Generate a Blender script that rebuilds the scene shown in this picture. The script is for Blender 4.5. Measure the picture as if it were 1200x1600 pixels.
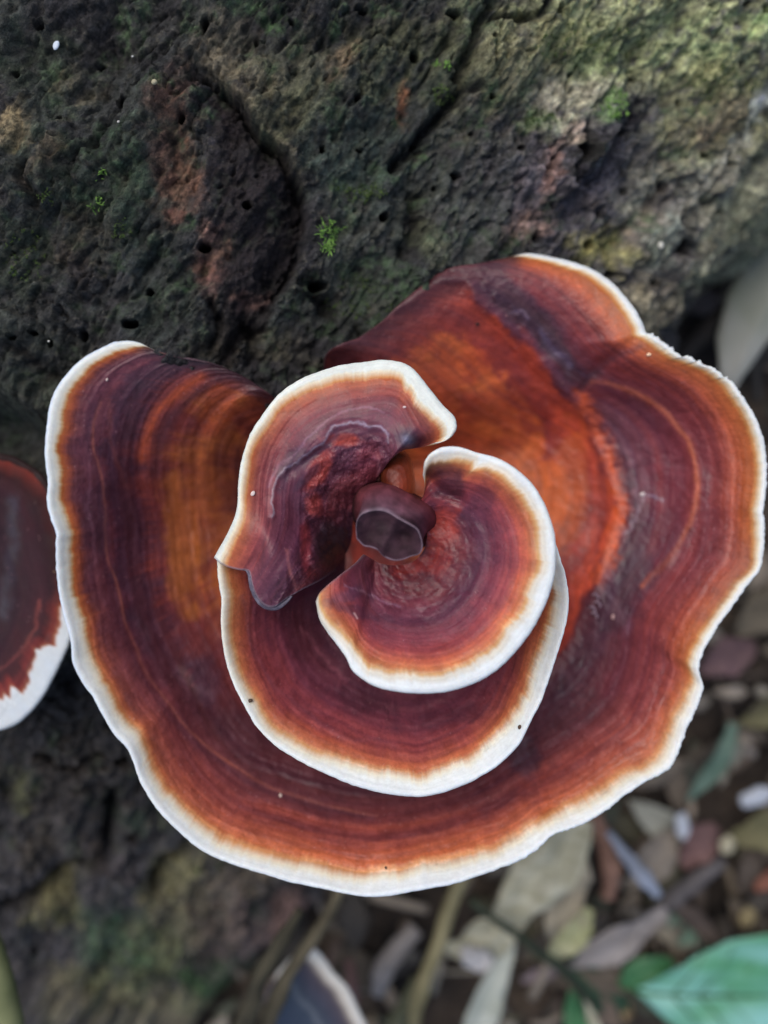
import bpy, math, random
import numpy as np
from mathutils import Vector

random.seed(7)
C = bpy.context.scene.collection
for o in list(bpy.data.objects):
    bpy.data.objects.remove(o)

# ------------------------------------------------------------------ camera, sky, sun, exposure
CM = 0.01                      # everything below is written in centimetres
HC, F = 18.0, 1440.0           # camera height above the big cap's rim (cm), focal length in photo pixels
cam_d = bpy.data.cameras.new('camera')
cam = bpy.data.objects.new('camera', cam_d); C.objects.link(cam)
cam.location = (0, 0, HC*CM); cam.rotation_euler = (0, 0, 0)
cam_d.sensor_fit = 'HORIZONTAL'; cam_d.sensor_width = 36; cam_d.lens = 36*F/1200
cam_d.clip_start = 0.005; cam_d.clip_end = 100
cam_d.dof.use_dof = True; cam_d.dof.focus_distance = (HC-0.95)*CM; cam_d.dof.aperture_fstop = 8.0
bpy.context.scene.camera = cam
sc = bpy.context.scene
W = bpy.data.worlds.new('World'); sc.world = W; W.use_nodes = True
nt = W.node_tree; nt.nodes.clear()
sky = nt.nodes.new('ShaderNodeTexSky'); sky.sky_type = 'NISHITA'; sky.sun_disc = False
SUN_EL, SUN_AZ = 62, 320
sky.sun_elevation = math.radians(SUN_EL); sky.sun_rotation = math.radians(SUN_AZ)
sky.air_density = 1.0; sky.dust_density = 3.0; sky.ozone_density = 1.0
bg = nt.nodes.new('ShaderNodeBackground'); bg.inputs['Strength'].default_value = 0.12
wo = nt.nodes.new('ShaderNodeOutputWorld')
nt.links.new(sky.outputs[0], bg.inputs[0]); nt.links.new(bg.outputs[0], wo.inputs[0])
sd = bpy.data.lights.new('sun', 'SUN'); sd.energy = 1.3; sd.angle = math.radians(60); sd.color = (1, .98, .955)
sun = bpy.data.objects.new('sun', sd); C.objects.link(sun)
az, el = math.radians(SUN_AZ), math.radians(SUN_EL)
dirv = Vector((math.sin(az)*math.cos(el), math.cos(az)*math.cos(el), math.sin(el)))
sun.rotation_euler = dirv.to_track_quat('Z', 'Y').to_euler(); sun.location = dirv*2
sc.view_settings.view_transform = 'Standard'; sc.view_settings.look = 'None'
sc.view_settings.gamma = 1; sc.view_settings.use_curve_mapping = False
sc.view_settings.exposure = 0.2

# ------------------------------------------------------------------ numpy helpers
rng = np.random.default_rng(5)
TAB = rng.random((8, 256, 256))
def vn(x, y, seed=0):
    x = np.asarray(x, float) + seed*17.31; y = np.asarray(y, float) + seed*5.77
    T = TAB[seed % 8]
    xi = np.floor(x).astype(int); yi = np.floor(y).astype(int)
    fx = x-xi; fy = y-yi
    fx = fx*fx*(3-2*fx); fy = fy*fy*(3-2*fy)
    x0, x1, y0, y1 = xi & 255, (xi+1) & 255, yi & 255, (yi+1) & 255
    return (T[x0, y0]*(1-fx)+T[x1, y0]*fx)*(1-fy)+(T[x0, y1]*(1-fx)+T[x1, y1]*fx)*fy
def fbm(x, y, o=4, seed=0, g=0.5):                    # about -1..1
    s = 0; a = 1; n = 0
    for i in range(o):
        s = s + a*(vn(x, y, seed+i)*2-1); n += a; a *= g; x = x*2.03; y = y*2.03
    return s/n*1.5
def sm(a, b, x):
    t = np.clip((np.asarray(x, float)-a)/(b-a), 0, 1); return t*t*(3-2*t)
def lin(rgb):
    c = np.array(rgb, float)/255.0
    return np.where(c <= .04045, c/12.92, ((c+.055)/1.055)**2.4)
def mixc(col, rgb, a):
    a = np.clip(a, 0, 1)[..., None]
    return col*(1-a)+lin(rgb)*a
def ramp(x, stops):
    xs = [s[0] for s in stops]; cs = np.array([lin(s[1]) for s in stops])
    return np.stack([np.interp(x, xs, cs[:, k]) for k in range(3)], -1)
def seg_dist(px, py, poly, closed=False):
    poly = np.array(poly, float)
    n = len(poly); d = np.full(px.shape, 1e9)
    for i in range(n if closed else n-1):
        a = poly[i]; b = poly[(i+1) % n]; ab = b-a; L = max((ab**2).sum(), 1e-9)
        t = np.clip(((px-a[0])*ab[0]+(py-a[1])*ab[1])/L, 0, 1)
        d = np.minimum(d, (px-a[0]-t*ab[0])**2+(py-a[1]-t*ab[1])**2)
    return np.sqrt(d)
def inside(px, py, poly):
    r = np.zeros(px.shape, bool); n = len(poly)
    for i in range(n):
        x1, y1 = poly[i][:2]; x2, y2 = poly[(i+1) % n][:2]
        if y1 == y2: continue
        c = (y1 > py) != (y2 > py)
        r ^= c & (px < (x2-x1)*(py-y1)/(y2-y1)+x1)
    return r
def sdf(px, py, poly):                                # negative inside
    d = seg_dist(px, py, [p[:2] for p in poly], True)
    return np.where(inside(px, py, poly), -d, d)
def spline(pts, n):                                   # Catmull-Rom by arc length -> (n, dims)
    p = np.array(pts, float); q = np.vstack([2*p[0]-p[1], p, 2*p[-1]-p[-2]])
    out = []
    for i in range(1, len(q)-2):
        t = np.linspace(0, 1, 24, endpoint=False)[:, None]
        a, b, c, d = q[i-1], q[i], q[i+1], q[i+2]
        out.append(.5*((2*b)+(-a+c)*t+(2*a-5*b+4*c-d)*t*t+(-a+3*b-3*c+d)*t**3))
    out = np.vstack(out+[p[-1:]])
    s = np.concatenate([[0], np.cumsum(np.linalg.norm(np.diff(out[:, :2], axis=0), axis=1))])
    u = np.linspace(0, s[-1], n)
    return np.stack([np.interp(u, s, out[:, k]) for k in range(out.shape[1])], -1), u
def P(px, py, z):
    k = (HC-z)/F
    return np.stack([(px-600)*k, (800-py)*k, z+0*px], -1)
def pxp_(pts): return np.array([P(np.float64(x), np.float64(y), z) for x, y, z in pts])
def pix(X):
    k = F/(HC-X[..., 2])
    return 600+X[..., 0]*k, 800-X[..., 1]*k

# ------------------------------------------------------------------ object helpers
def tag(o, label=None, cat=None, group=None, kind=None):
    for k, v in (('label', label), ('category', cat), ('group', group), ('kind', kind)):
        if v: o[k] = v
    return o
def empty(name, loc_cm, label, cat, group=None):
    o = bpy.data.objects.new(name, None); C.objects.link(o)
    o.location = Vector(loc_cm)*CM; o.empty_display_size = .01
    return tag(o, label, cat, group)
def link_mesh(name, me, mat, parent=None, origin=None):
    me.materials.append(mat)
    o = bpy.data.objects.new(name, me); C.objects.link(o)
    if parent is not None: o.parent = parent
    if origin is not None: o.location = Vector(origin)*CM
    return o
def raw_mesh(name, V, Fq, col=None, smooth=True):
    """V (n,3) in cm local, Fq (m,4 or 3)"""
    me = bpy.data.meshes.new(name)
    V = np.ascontiguousarray(V*CM, dtype=np.float32); Fq = np.ascontiguousarray(Fq, dtype=np.int32)
    k = Fq.shape[1]
    me.vertices.add(len(V)); me.vertices.foreach_set('co', V.ravel())
    me.loops.add(Fq.size); me.loops.foreach_set('vertex_index', Fq.ravel())
    me.polygons.add(len(Fq)); me.polygons.foreach_set('loop_start', np.arange(0, Fq.size, k, dtype=np.int32))
    me.polygons.foreach_set('loop_total', np.full(len(Fq), k, dtype=np.int32))
    me.update(calc_edges=True)
    me.polygons.foreach_set('use_smooth', np.full(len(Fq), smooth))
    if col is not None:
        at = me.color_attributes.new('col', 'FLOAT_COLOR', 'POINT')
        c4 = np.ones((len(V), 4), np.float32); c4[:, :3] = col.reshape(-1, 3)
        at.data.foreach_set('color', c4.ravel())
    return me
def grid_faces(n, m, flip=False, off=0):
    i = np.arange(n-1)[:, None]; j = np.arange(m-1)[None]
    a = (i*m+j).ravel(); q = np.stack([a, a+1, a+m+1, a+m], -1)+off
    return q[:, ::-1] if flip else q
def base_of(parent):
    b = np.zeros(3); p = parent
    while p is not None:
        b += np.array(p.location)/CM; p = p.parent
    return b
def grid_obj(name, X, col, mat, parent=None, flip=False):
    n, m = X.shape[:2]
    V = X.reshape(-1, 3)-base_of(parent)
    return link_mesh(name, raw_mesh(name, V, grid_faces(n, m, flip), col), mat, parent)
def tube_data(path, rad, seg=12, lump=0.0, seed=0):
    """path (n,3) cm, rad (n,) -> V,F closed by end fans of small rings"""
    path = np.array(path, float); n = len(path); rad = np.broadcast_to(rad, (n,)).astype(float).copy()
    t = np.gradient(path, axis=0); t /= np.linalg.norm(t, axis=1)[:, None]+1e-9
    up = np.array([0.13, 0.21, 1.0]); a = np.cross(t, up); a /= np.linalg.norm(a, axis=1)[:, None]+1e-9
    b = np.cross(t, a); th = np.linspace(0, 2*math.pi, seg, endpoint=False)
    R = rad[:, None]*(1+lump*fbm(np.arange(n)[:, None]*.35+seed, np.cos(th)[None]*1.5+np.sin(th)[None], 3, seed % 8))
    V = path[:, None]+R[..., None]*(np.cos(th)[None, :, None]*a[:, None]+np.sin(th)[None, :, None]*b[:, None])
    V = V.reshape(-1, 3); Fq = []
    for i in range(n-1):
        for j in range(seg):
            Fq.append((i*seg+j, i*seg+(j+1) % seg, (i+1)*seg+(j+1) % seg, (i+1)*seg+j))
    V = np.vstack([V, path[:1], path[-1:]])
    for j in range(0, seg):
        Fq.append((len(V)-2, (j+1) % seg, j, j)); Fq.append((len(V)-1, (n-1)*seg+j, (n-1)*seg+(j+1) % seg, (n-1)*seg+(j+1) % seg))
    return V, Fq
def poly_obj(name, V, Fl, mat, parent=None, smooth=True, origin=None):
    base = base_of(parent) if origin is None else np.array(origin, float)
    me = bpy.data.meshes.new(name)
    Fl = [tuple(dict.fromkeys(int(i) for i in f)) for f in Fl]
    me.from_pydata([tuple(v) for v in (np.array(V)-base)*CM], [], Fl); me.update()
    me.polygons.foreach_set('use_smooth', [smooth]*len(me.polygons))
    return link_mesh(name, me, mat, parent, origin)

# ------------------------------------------------------------------ materials
def new_mat(name):
    m = bpy.data.materials.new(name); m.use_nodes = True
    return m, m.node_tree, m.node_tree.nodes['Principled BSDF']
def mat_painted(name, rough=.5, spec=.5, scale=900, cvar=.25, bump=.3, bdist=.0002, sheen=0, sss=0, scale2=None, rvar=.15, crumb=False):
    """base colour from the mesh's own pigment layer, broken up by fine procedural grain"""
    m, t, b = new_mat(name)
    N = t.nodes.new; L = t.links.new
    at = N('ShaderNodeAttribute'); at.attribute_name = 'col'
    tc = N('ShaderNodeTexCoord')
    n1 = N('ShaderNodeTexNoise'); n1.inputs['Scale'].default_value = scale; n1.inputs['Detail'].default_value = 5
    n1.inputs['Roughness'].default_value = .65
    n2 = N('ShaderNodeTexNoise'); n2.inputs['Scale'].default_value = scale2 or scale*.23; n2.inputs['Detail'].default_value = 6
    for n in (n1, n2): L(tc.outputs['Object'], n.inputs['Vector'])
    mp = N('ShaderNodeMapRange'); mp.inputs[1].default_value = .3; mp.inputs[2].default_value = .7
    mp.inputs[3].default_value = 1-cvar; mp.inputs[4].default_value = 1+cvar
    L(n1.outputs['Fac'], mp.inputs[0])
    mp2 = N('ShaderNodeMapRange'); mp2.inputs[1].default_value = .3; mp2.inputs[2].default_value = .7
    mp2.inputs[3].default_value = 1-cvar; mp2.inputs[4].default_value = 1+cvar
    L(n2.outputs['Fac'], mp2.inputs[0])
    mu = N('ShaderNodeMath'); mu.operation = 'MULTIPLY'; L(mp.outputs[0], mu.inputs[0]); L(mp2.outputs[0], mu.inputs[1])
    if crumb:                                          # crumbs of decayed wood and algae, lighter and darker than the rest
        n3 = N('ShaderNodeTexNoise'); n3.inputs['Scale'].default_value = 1000; n3.inputs['Detail'].default_value = 9; n3.inputs['Roughness'].default_value = .78
        ma = N('ShaderNodeMapping'); ma.inputs['Rotation'].default_value = (0, 0, -math.atan2(.835, .551)); mb = N('ShaderNodeMapping'); mb.inputs['Scale'].default_value = (.36, 1, .8)
        L(tc.outputs['Object'], ma.inputs[0]); L(ma.outputs[0], mb.inputs[0]); L(mb.outputs[0], n3.inputs['Vector'])
        m3 = N('ShaderNodeMapRange'); m3.inputs[1].default_value = .40; m3.inputs[2].default_value = .66; m3.inputs[3].default_value = .6; m3.inputs[4].default_value = 1.75
        L(n3.outputs['Fac'], m3.inputs[0]); mm = N('ShaderNodeMath'); mm.operation = 'MULTIPLY'; L(mu.outputs[0], mm.inputs[0]); L(m3.outputs[0], mm.inputs[1]); mu = mm
    vm = N('ShaderNodeVectorMath'); vm.operation = 'SCALE'; L(at.outputs['Color'], vm.inputs[0]); L(mu.outputs[0], vm.inputs['Scale'])
    L(vm.outputs[0], b.inputs['Base Color'])
    mr = N('ShaderNodeMapRange'); mr.inputs[1].default_value = .3; mr.inputs[2].default_value = .7
    mr.inputs[3].default_value = rough-rvar; mr.inputs[4].default_value = min(1, rough+rvar)
    L(n2.outputs['Fac'], mr.inputs[0]); L(mr.outputs[0], b.inputs['Roughness'])
    b.inputs['Specular IOR Level'].default_value = spec
    if sheen: b.inputs['Sheen Weight'].default_value = sheen; b.inputs['Sheen Roughness'].default_value = .4
    if sss:
        b.inputs['Subsurface Weight'].default_value = sss; b.inputs['Subsurface Radius'].default_value = (1, .7, .5)
        b.inputs['Subsurface Scale'].default_value = .0008
    bp = N('ShaderNodeBump'); bp.inputs['Strength'].default_value = bump; bp.inputs['Distance'].default_value = bdist
    ad = N('ShaderNodeMath'); ad.operation = 'MULTIPLY_ADD'; ad.inputs[1].default_value = 2.0
    L(n2.outputs['Fac'], ad.inputs[0]); L(n1.outputs['Fac'], ad.inputs[2])
    L(ad.outputs[0], bp.inputs['Height']); L(bp.outputs[0], b.inputs['Normal'])
    return m
def mat_simple(name, c1, c2, rough=.7, scale=120, spec=.3, bump=.3, bdist=.0006, stretch=None, trans=0):
    m, t, b = new_mat(name); N = t.nodes.new; L = t.links.new
    tc = N('ShaderNodeTexCoord'); n1 = N('ShaderNodeTexNoise'); n1.inputs['Scale'].default_value = scale
    n1.inputs['Detail'].default_value = 6; n1.inputs['Roughness'].default_value = .6
    if stretch:
        mpg = N('ShaderNodeMapping'); mpg.inputs['Scale'].default_value = stretch
        L(tc.outputs['Object'], mpg.inputs[0]); L(mpg.outputs[0], n1.inputs['Vector'])
    else: L(tc.outputs['Object'], n1.inputs['Vector'])
    cr = N('ShaderNodeValToRGB'); cr.color_ramp.elements[0].position = .33; cr.color_ramp.elements[1].position = .67
    cr.color_ramp.elements[0].color = (*lin(c1), 1); cr.color_ramp.elements[1].color = (*lin(c2), 1)
    L(n1.outputs['Fac'], cr.inputs[0]); L(cr.outputs[0], b.inputs['Base Color'])
    b.inputs['Roughness'].default_value = rough; b.inputs['Specular IOR Level'].default_value = spec
    bp = N('ShaderNodeBump'); bp.inputs['Strength'].default_value = bump; bp.inputs['Distance'].default_value = bdist
    L(n1.outputs['Fac'], bp.inputs['Height']); L(bp.outputs[0], b.inputs['Normal'])
    return m
M_cap = mat_painted('fungus_cap_skin', rough=.43, spec=.45, scale=1500, cvar=.15, bump=.6, bdist=.00014, scale2=420, rvar=.12)
M_rim = mat_painted('fungus_white_margin', rough=.72, spec=.3, scale=2200, cvar=.05, bump=.35, bdist=.00012, sss=.25, scale2=500)
M_bud = mat_painted('bud_skin', rough=.72, spec=.16, scale=1500, cvar=.12, bump=.3, bdist=.0001, scale2=300)
M_pore = mat_painted('fungus_pore_layer', rough=.8, spec=.2, scale=2600, cvar=.08, bump=.4, bdist=.0001)
M_log = mat_painted(crumb=True, name='rotten_log_wood', rough=.72, spec=.3, scale=2600, cvar=.26, bump=1.0, bdist=.0008, scale2=520, rvar=.14)
M_soil = mat_painted('forest_soil', rough=.9, spec=.2, scale=500, cvar=.4, bump=.6, bdist=.001)
M_litter = mat_painted('leaf_litter', rough=.65, spec=.35, scale=500, cvar=.2, bump=.3, bdist=.0004)
M_moss = mat_simple('moss_green', (74, 112, 48), (136, 176, 84), rough=.6, scale=700, spec=.3)

# ------------------------------------------------------------------ the log's base form
LD = np.array([-.551, -.835]); LN = np.array([-.835, .551]); L0 = np.array([11.04, 7.36])
ZC, RA, RB = -9.0, 14.0, 9.3
def drop(l): return .5*np.logaddexp(0, (l-.8)*1.3)/1.3
def logz(x, y):
    s = (x-L0[0])*LN[0]+(y-L0[1])*LN[1]; l = x*LD[0]+y*LD[1]
    q = np.clip(1-((RA-s)/RA)**2, 0, 1)
    return ZC+RB*np.sqrt(q)-drop(l)
def logz_at(px, py):
    z = 0.0
    for _ in range(12):
        p = P(np.float64(px), np.float64(py), z); z = float(logz(p[0], p[1]))
    return z

# ------------------------------------------------------------------ traced outlines (photo pixels)
RIM_BIG = [(229,541),(210,533),(180,534),(150,547),(120,567),(94,597),(79,627),(73,661),(70,695),(71,725),(75,757),(73,781),(78,805),
 (87,834),(86,852),(88,894),(91,922),(98,957),(109,999),(114,1035),(125,1060),(145,1090),(157,1112),(176,1145),(200,1172),(212,1205),
 (226,1235),(250,1270),(285,1305),(320,1332),(360,1350),(400,1362),(450,1378),(500,1388),(530,1395),(565,1401),(600,1401),(650,1392),
 (700,1384),(740,1372),(775,1360),(810,1346),(840,1327),(868,1303),(900,1293),(940,1272),(975,1245),(1010,1222),(1045,1202),(1061,1175),
 (1073,1140),(1090,1105),(1099,1072),(1092,1046),(1104,1010),(1123,977),(1147,946),(1167,916),(1187,892),(1193,860),(1195,822),
 (1194,792),(1198,755),(1198,717),(1191,676),(1174,639),(1155,612),(1136,590),(1114,575),(1087,562),(1061,552),(1035,532),(1011,521),
 (1006,507),(994,485),(975,461),(952,438),(926,421),(892,408),(862,401),(832,396),(812,398),(800,405)]
CONTACT_L = [(229,541),(255,553),(285,560),(319,566),(349,574),(379,588),(405,605),(427,622)]
CONTACT_R = [(800,405),(775,411),(735,418),(690,425),(655,450),(620,480),(600,500),(560,528),(512,555)]

# ------------------------------------------------------------------ shelf builder: rim / inner / two end edges -> cap, margin, pore surface
def shelf(parent, rim, inner, e0, e1, paint, relief, mw, thick=.12, ncol=900, nrow=170, nmar=34, skin=None, smooth=0,
          rough_edge=None, ec=0, fall=.12, edgecol=(150,132,138), back=(205,196,178), edge_r=.09, name='cap', label=None, jit=1.0, shade=None):
    r, ua = spline(rim, ncol); c, _ = spline(inner, ncol)
    if jit:
        tx = np.gradient(r[:, 0]); ty = np.gradient(r[:, 1]); nn = np.hypot(tx, ty)+1e-9
        amp = 1.0*fbm(ua/26, 0*ua+3, 3, 1)+.5*fbm(ua/7, 0*ua+9, 2, 2)
        if rough_edge is not None: amp = amp+rough_edge(r[:, 0], r[:, 1])*(2.6*fbm(ua/7, 0*ua+5, 3, 4)+1.5*fbm(ua/3, 0*ua+5, 2, 5))
        amp = amp*jit*sm(0, 25, ua)*sm(0, 25, ua[-1]-ua)
        JX, JY = ty/nn*amp, -tx/nn*amp
    else: JX = JY = 0*ua
    r0 = r.copy(); u_ = np.linspace(0, 1, ncol)
    if smooth:
        kx = np.arange(-3*smooth, 3*smooth+1); kr = np.exp(-.5*(kx/smooth)**2); kr /= kr.sum()
        wv = (sm(0, .07, u_)*sm(1, .93, u_))
        for q_ in range(2):
            pad = np.concatenate([np.full(3*smooth, r[0, q_]), r[:, q_], np.full(3*smooth, r[-1, q_])])
            r[:, q_] = r0[:, q_]*(1-wv)+np.convolve(pad, kr, 'valid')*wv
    NT = 72; t = np.linspace(0, 1, NT)
    def norm_edge(e):
        q, _ = spline(e, NT); return q
    E0 = norm_edge(e0); E1 = norm_edge(e1)
    E0 = E0-(1-t)[:, None]*(E0[0]-r[0])-t[:, None]*(E0[-1]-c[0])
    E1 = E1-(1-t)[:, None]*(E1[0]-r[-1])-t[:, None]*(E1[-1]-c[-1])
    u = np.linspace(0, 1, ncol)
    S = r[:, None]*(1-t)[None, :, None]+c[:, None]*t[None, :, None]
    w0 = (1-sm(0, fall, u))[:, None, None]; w1 = sm(1-fall, 1, u)[:, None, None]
    S = S+w0*(E0-S[0])[None]+w1*(E1-S[-1])[None]
    seg = np.linalg.norm(np.diff(S[..., :2], axis=1), axis=2)
    cum = np.concatenate([np.zeros((ncol, 1)), np.cumsum(seg, 1)], 1); L = cum[:, -1]
    W_ = np.minimum(mw(r[:, 0], r[:, 1])+3*fbm(ua/15, 0*ua, 3, 6), L*.6)
    g0 = np.linspace(0, 1, nmar)**1.35; g1 = np.linspace(0, 1, nrow)**1.05
    D = np.concatenate([W_[:, None]*g0[None], W_[:, None]+(L-W_)[:, None]*g1[None, 1:]], 1)
    X = np.empty(D.shape+(3,))
    for i in range(ncol):
        for k in range(3): X[i, :, k] = np.interp(D[i], cum[i], S[i, :, k])
    ds = np.exp(-(D/85.0)**2)[..., None]; X[..., :2] += (r0-r)[:, None, :2]*ds
    dec = np.exp(-D/14.0); X[..., 0] += JX[:, None]*dec; X[..., 1] += JY[:, None]*dec
    T = D/L[:, None]; A = np.broadcast_to(ua[:, None], D.shape)
    px, py, z = X[..., 0], X[..., 1], X[..., 2].copy()
    rp = 11.0*thick/.12
    roll = -thick*(1-np.sqrt(np.clip(1-((rp-np.minimum(D, rp))/rp)**2, 0, 1)))
    ew = sm(0, .04, u)*sm(0, .04, 1-u)
    z = z+relief(px, py, D, T, A, u[:, None]+0*D)*1.0
    ztop = z.copy()
    z = z+roll
    col = paint(px, py, D, T, A, u[:, None]+0*D)
    # rolled free end edges
    ncurl = 7
    def curl(Xp, Z, co, first):
        s = 0 if first else -1; s2 = 1 if first else -2
        dx = (Xp[s, :, 0]-Xp[s2, :, 0]); dy = (Xp[s, :, 1]-Xp[s2, :, 1]); n = np.hypot(dx, dy)+1e-6
        ox, oy = dx/n, dy/n; xs, zs, cs = [], [], []
        for k in range(1, ncurl+1):
            a = k/ncurl*math.pi*.95; rr = edge_r
            xs.append(np.stack([Xp[s, :, 0]+ox*math.sin(a)*rr*80*.8, Xp[s, :, 1]+oy*math.sin(a)*rr*80*.8], -1))
            zs.append(Z[s]-rr*(1-math.cos(a)))
            cs.append(co[s]*.55+lin(edgecol)*.45 if k < 3 else co[s]*.2+lin(edgecol)*.8)
        return xs, zs, cs
    XY = X[..., :2]
    a = curl(XY, z, col, True); b = curl(XY, z, col, False)
    XY = np.concatenate([np.array(a[0][::-1]), XY, np.array(b[0])], 0)
    Z = np.concatenate([np.array(a[1][::-1]), z, np.array(b[1])], 0)
    CO = np.concatenate([np.array(a[2][::-1]), col, np.array(b[2])], 0)
    W3 = P(XY[..., 0], XY[..., 1], Z)
    cap = grid_obj(name, W3[:, nmar-1:], CO[:, nmar-1:], skin or M_cap, parent)
    if label: cap['label'] = label
    grid_obj('margin', W3[:, :nmar], CO[:, :nmar], M_rim, cap)
    # underside: from the rim inwards, thickening towards the stem
    nb = 26; idx = np.unique(np.round(np.concatenate([np.linspace(0, nmar, 12), np.linspace(nmar, D.shape[1]-1, nb)])).astype(int))
    bx = XY[:, idx]; dd = np.concatenate([np.repeat(D[:1], ncurl, 0), D, np.repeat(D[-1:], ncurl, 0)], 0)[:, idx]
    zt = np.concatenate([np.repeat(ztop[:1], ncurl, 0), ztop, np.repeat(ztop[-1:], ncurl, 0)], 0)[:, idx]
    under = -thick-thick*np.sqrt(np.clip(1-((rp-np.minimum(dd, rp))/rp)**2, 0, 1))-.0012*dd
    eh = np.ones(zt.shape[0]); eh[:ncurl] = np.linspace(0, 1, ncurl); eh[-ncurl:] = np.linspace(1, 0, ncurl)
    zb = np.where(eh[:, None] < 1, Z[:, idx]*(1-eh[:, None])+(zt+under)*eh[:, None], zt+under)
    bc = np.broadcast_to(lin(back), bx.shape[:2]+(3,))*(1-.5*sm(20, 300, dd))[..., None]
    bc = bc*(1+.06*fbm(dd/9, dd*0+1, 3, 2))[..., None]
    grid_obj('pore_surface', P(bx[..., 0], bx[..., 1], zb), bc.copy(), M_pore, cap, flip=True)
    return cap

def zoned(A, D, seed, wob=5, wl=90):
    """distance from the rim, wobbling slowly along it so growth rings are not perfect"""
    return D+wob*fbm(A/wl, D/60, 3, seed)*sm(0, 60, D)
WHITE = (236, 232, 218); BLUEW = (212, 224, 238)
def skin_noise(col, A, D, seed, ring=.16, fib=.07):
    k = sm(18, 46, D)
    w = D+1.6*fbm(A/40, D/40, 3, seed+4)
    r1 = fbm(A/500, w/5.2, 3, seed, .75); r2 = fbm(A/700, w/15, 2, seed+2); r3 = 1-np.abs(fbm(A/600, w/11, 2, seed+5))*7
    f = 1+(ring*1.25*r1+ring*1.0*r2+.14*np.clip(r3, 0, 1)*vn(A/70, D/60, seed))*k
    f = f*(1+fib*.8*fbm(A/3.2, D/26, 3, seed+1)*sm(10, 40, D)*sm(460, 200, D))
    f = f*(1+.12*fbm(A/30, D/24, 4, seed+3)*sm(10, 40, D))
    col = col*np.clip(f, .4, 1.8)[..., None]
    sp_ = (vn(A/1.7, D/1.7, seed) > .968)*(vn(A/70, D/50, seed+2) > .45)*sm(20, 40, D)
    col = mixc(col, (196,150,140), .38*sp_)
    dk = sm(22, 60, D)[..., None]
    rd = sm(1.4, 2.2, col[..., :1]/(col[..., 2:]+1e-4))
    col = col*(1+dk*rd*(np.array([1.12, 1.0, 1.16])-1))
    warm = np.clip(r2*.5+r1*.4, -.5, .5)[..., None]*dk
    col = col*(1+warm*np.array([.10, .14, -.18]))
    return col*(1-.09*dk)+lin((138,92,104))*.09*dk  # faint grey mauve mixed in to imitate sky sheen on the skin
def stroke(col, px, py, poly, w, rgb, a, seed=0, wob=4, ws=35, brk=0.0):
    q = np.array([p[:2] for p in poly], float); e = 3*w+2*wob+6
    m = (px > q[:, 0].min()-e) & (px < q[:, 0].max()+e) & (py > q[:, 1].min()-e) & (py < q[:, 1].max()+e)
    if not m.any(): return col
    x, y = px[m], py[m]
    X = x+wob*fbm(x/ws, y/ws, 3, seed); Y = y+wob*fbm(x/ws+9, y/ws, 3, seed+1)
    sp, _ = spline(q, max(8, len(poly)*3))
    al = a*np.exp(-(seg_dist(X, Y, sp)/w)**2)
    if brk: al = al*np.clip(1-brk+brk*1.6*vn(x/14, y/14, seed+2), 0, 1)
    col = col.copy(); col[m] = mixc(col[m], rgb, al)
    return col
def blob(col, px, py, cx, cy, rx, ry, ang, rgb, a, seed=0, nz=.35, ns=30, soft=.45):
    e = max(rx, ry)*(1.35+1.5*nz)
    m = (abs(px-cx) < e) & (abs(py-cy) < e)
    if not m.any(): return col
    c, s = math.cos(math.radians(ang)), math.sin(math.radians(ang))
    x, y = px[m], py[m]; dx, dy = x-cx, y-cy
    u_ = (dx*c+dy*s)/rx; v_ = (-dx*s+dy*c)/ry
    q = np.sqrt(u_*u_+v_*v_)+nz*fbm(x/ns, y/ns, 4, seed)
    al = a[m] if np.ndim(a) else a
    col = col.copy(); col[m] = mixc(col[m], rgb, al*(1-sm(1-soft, 1+soft*.6, q)))
    return col

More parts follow.
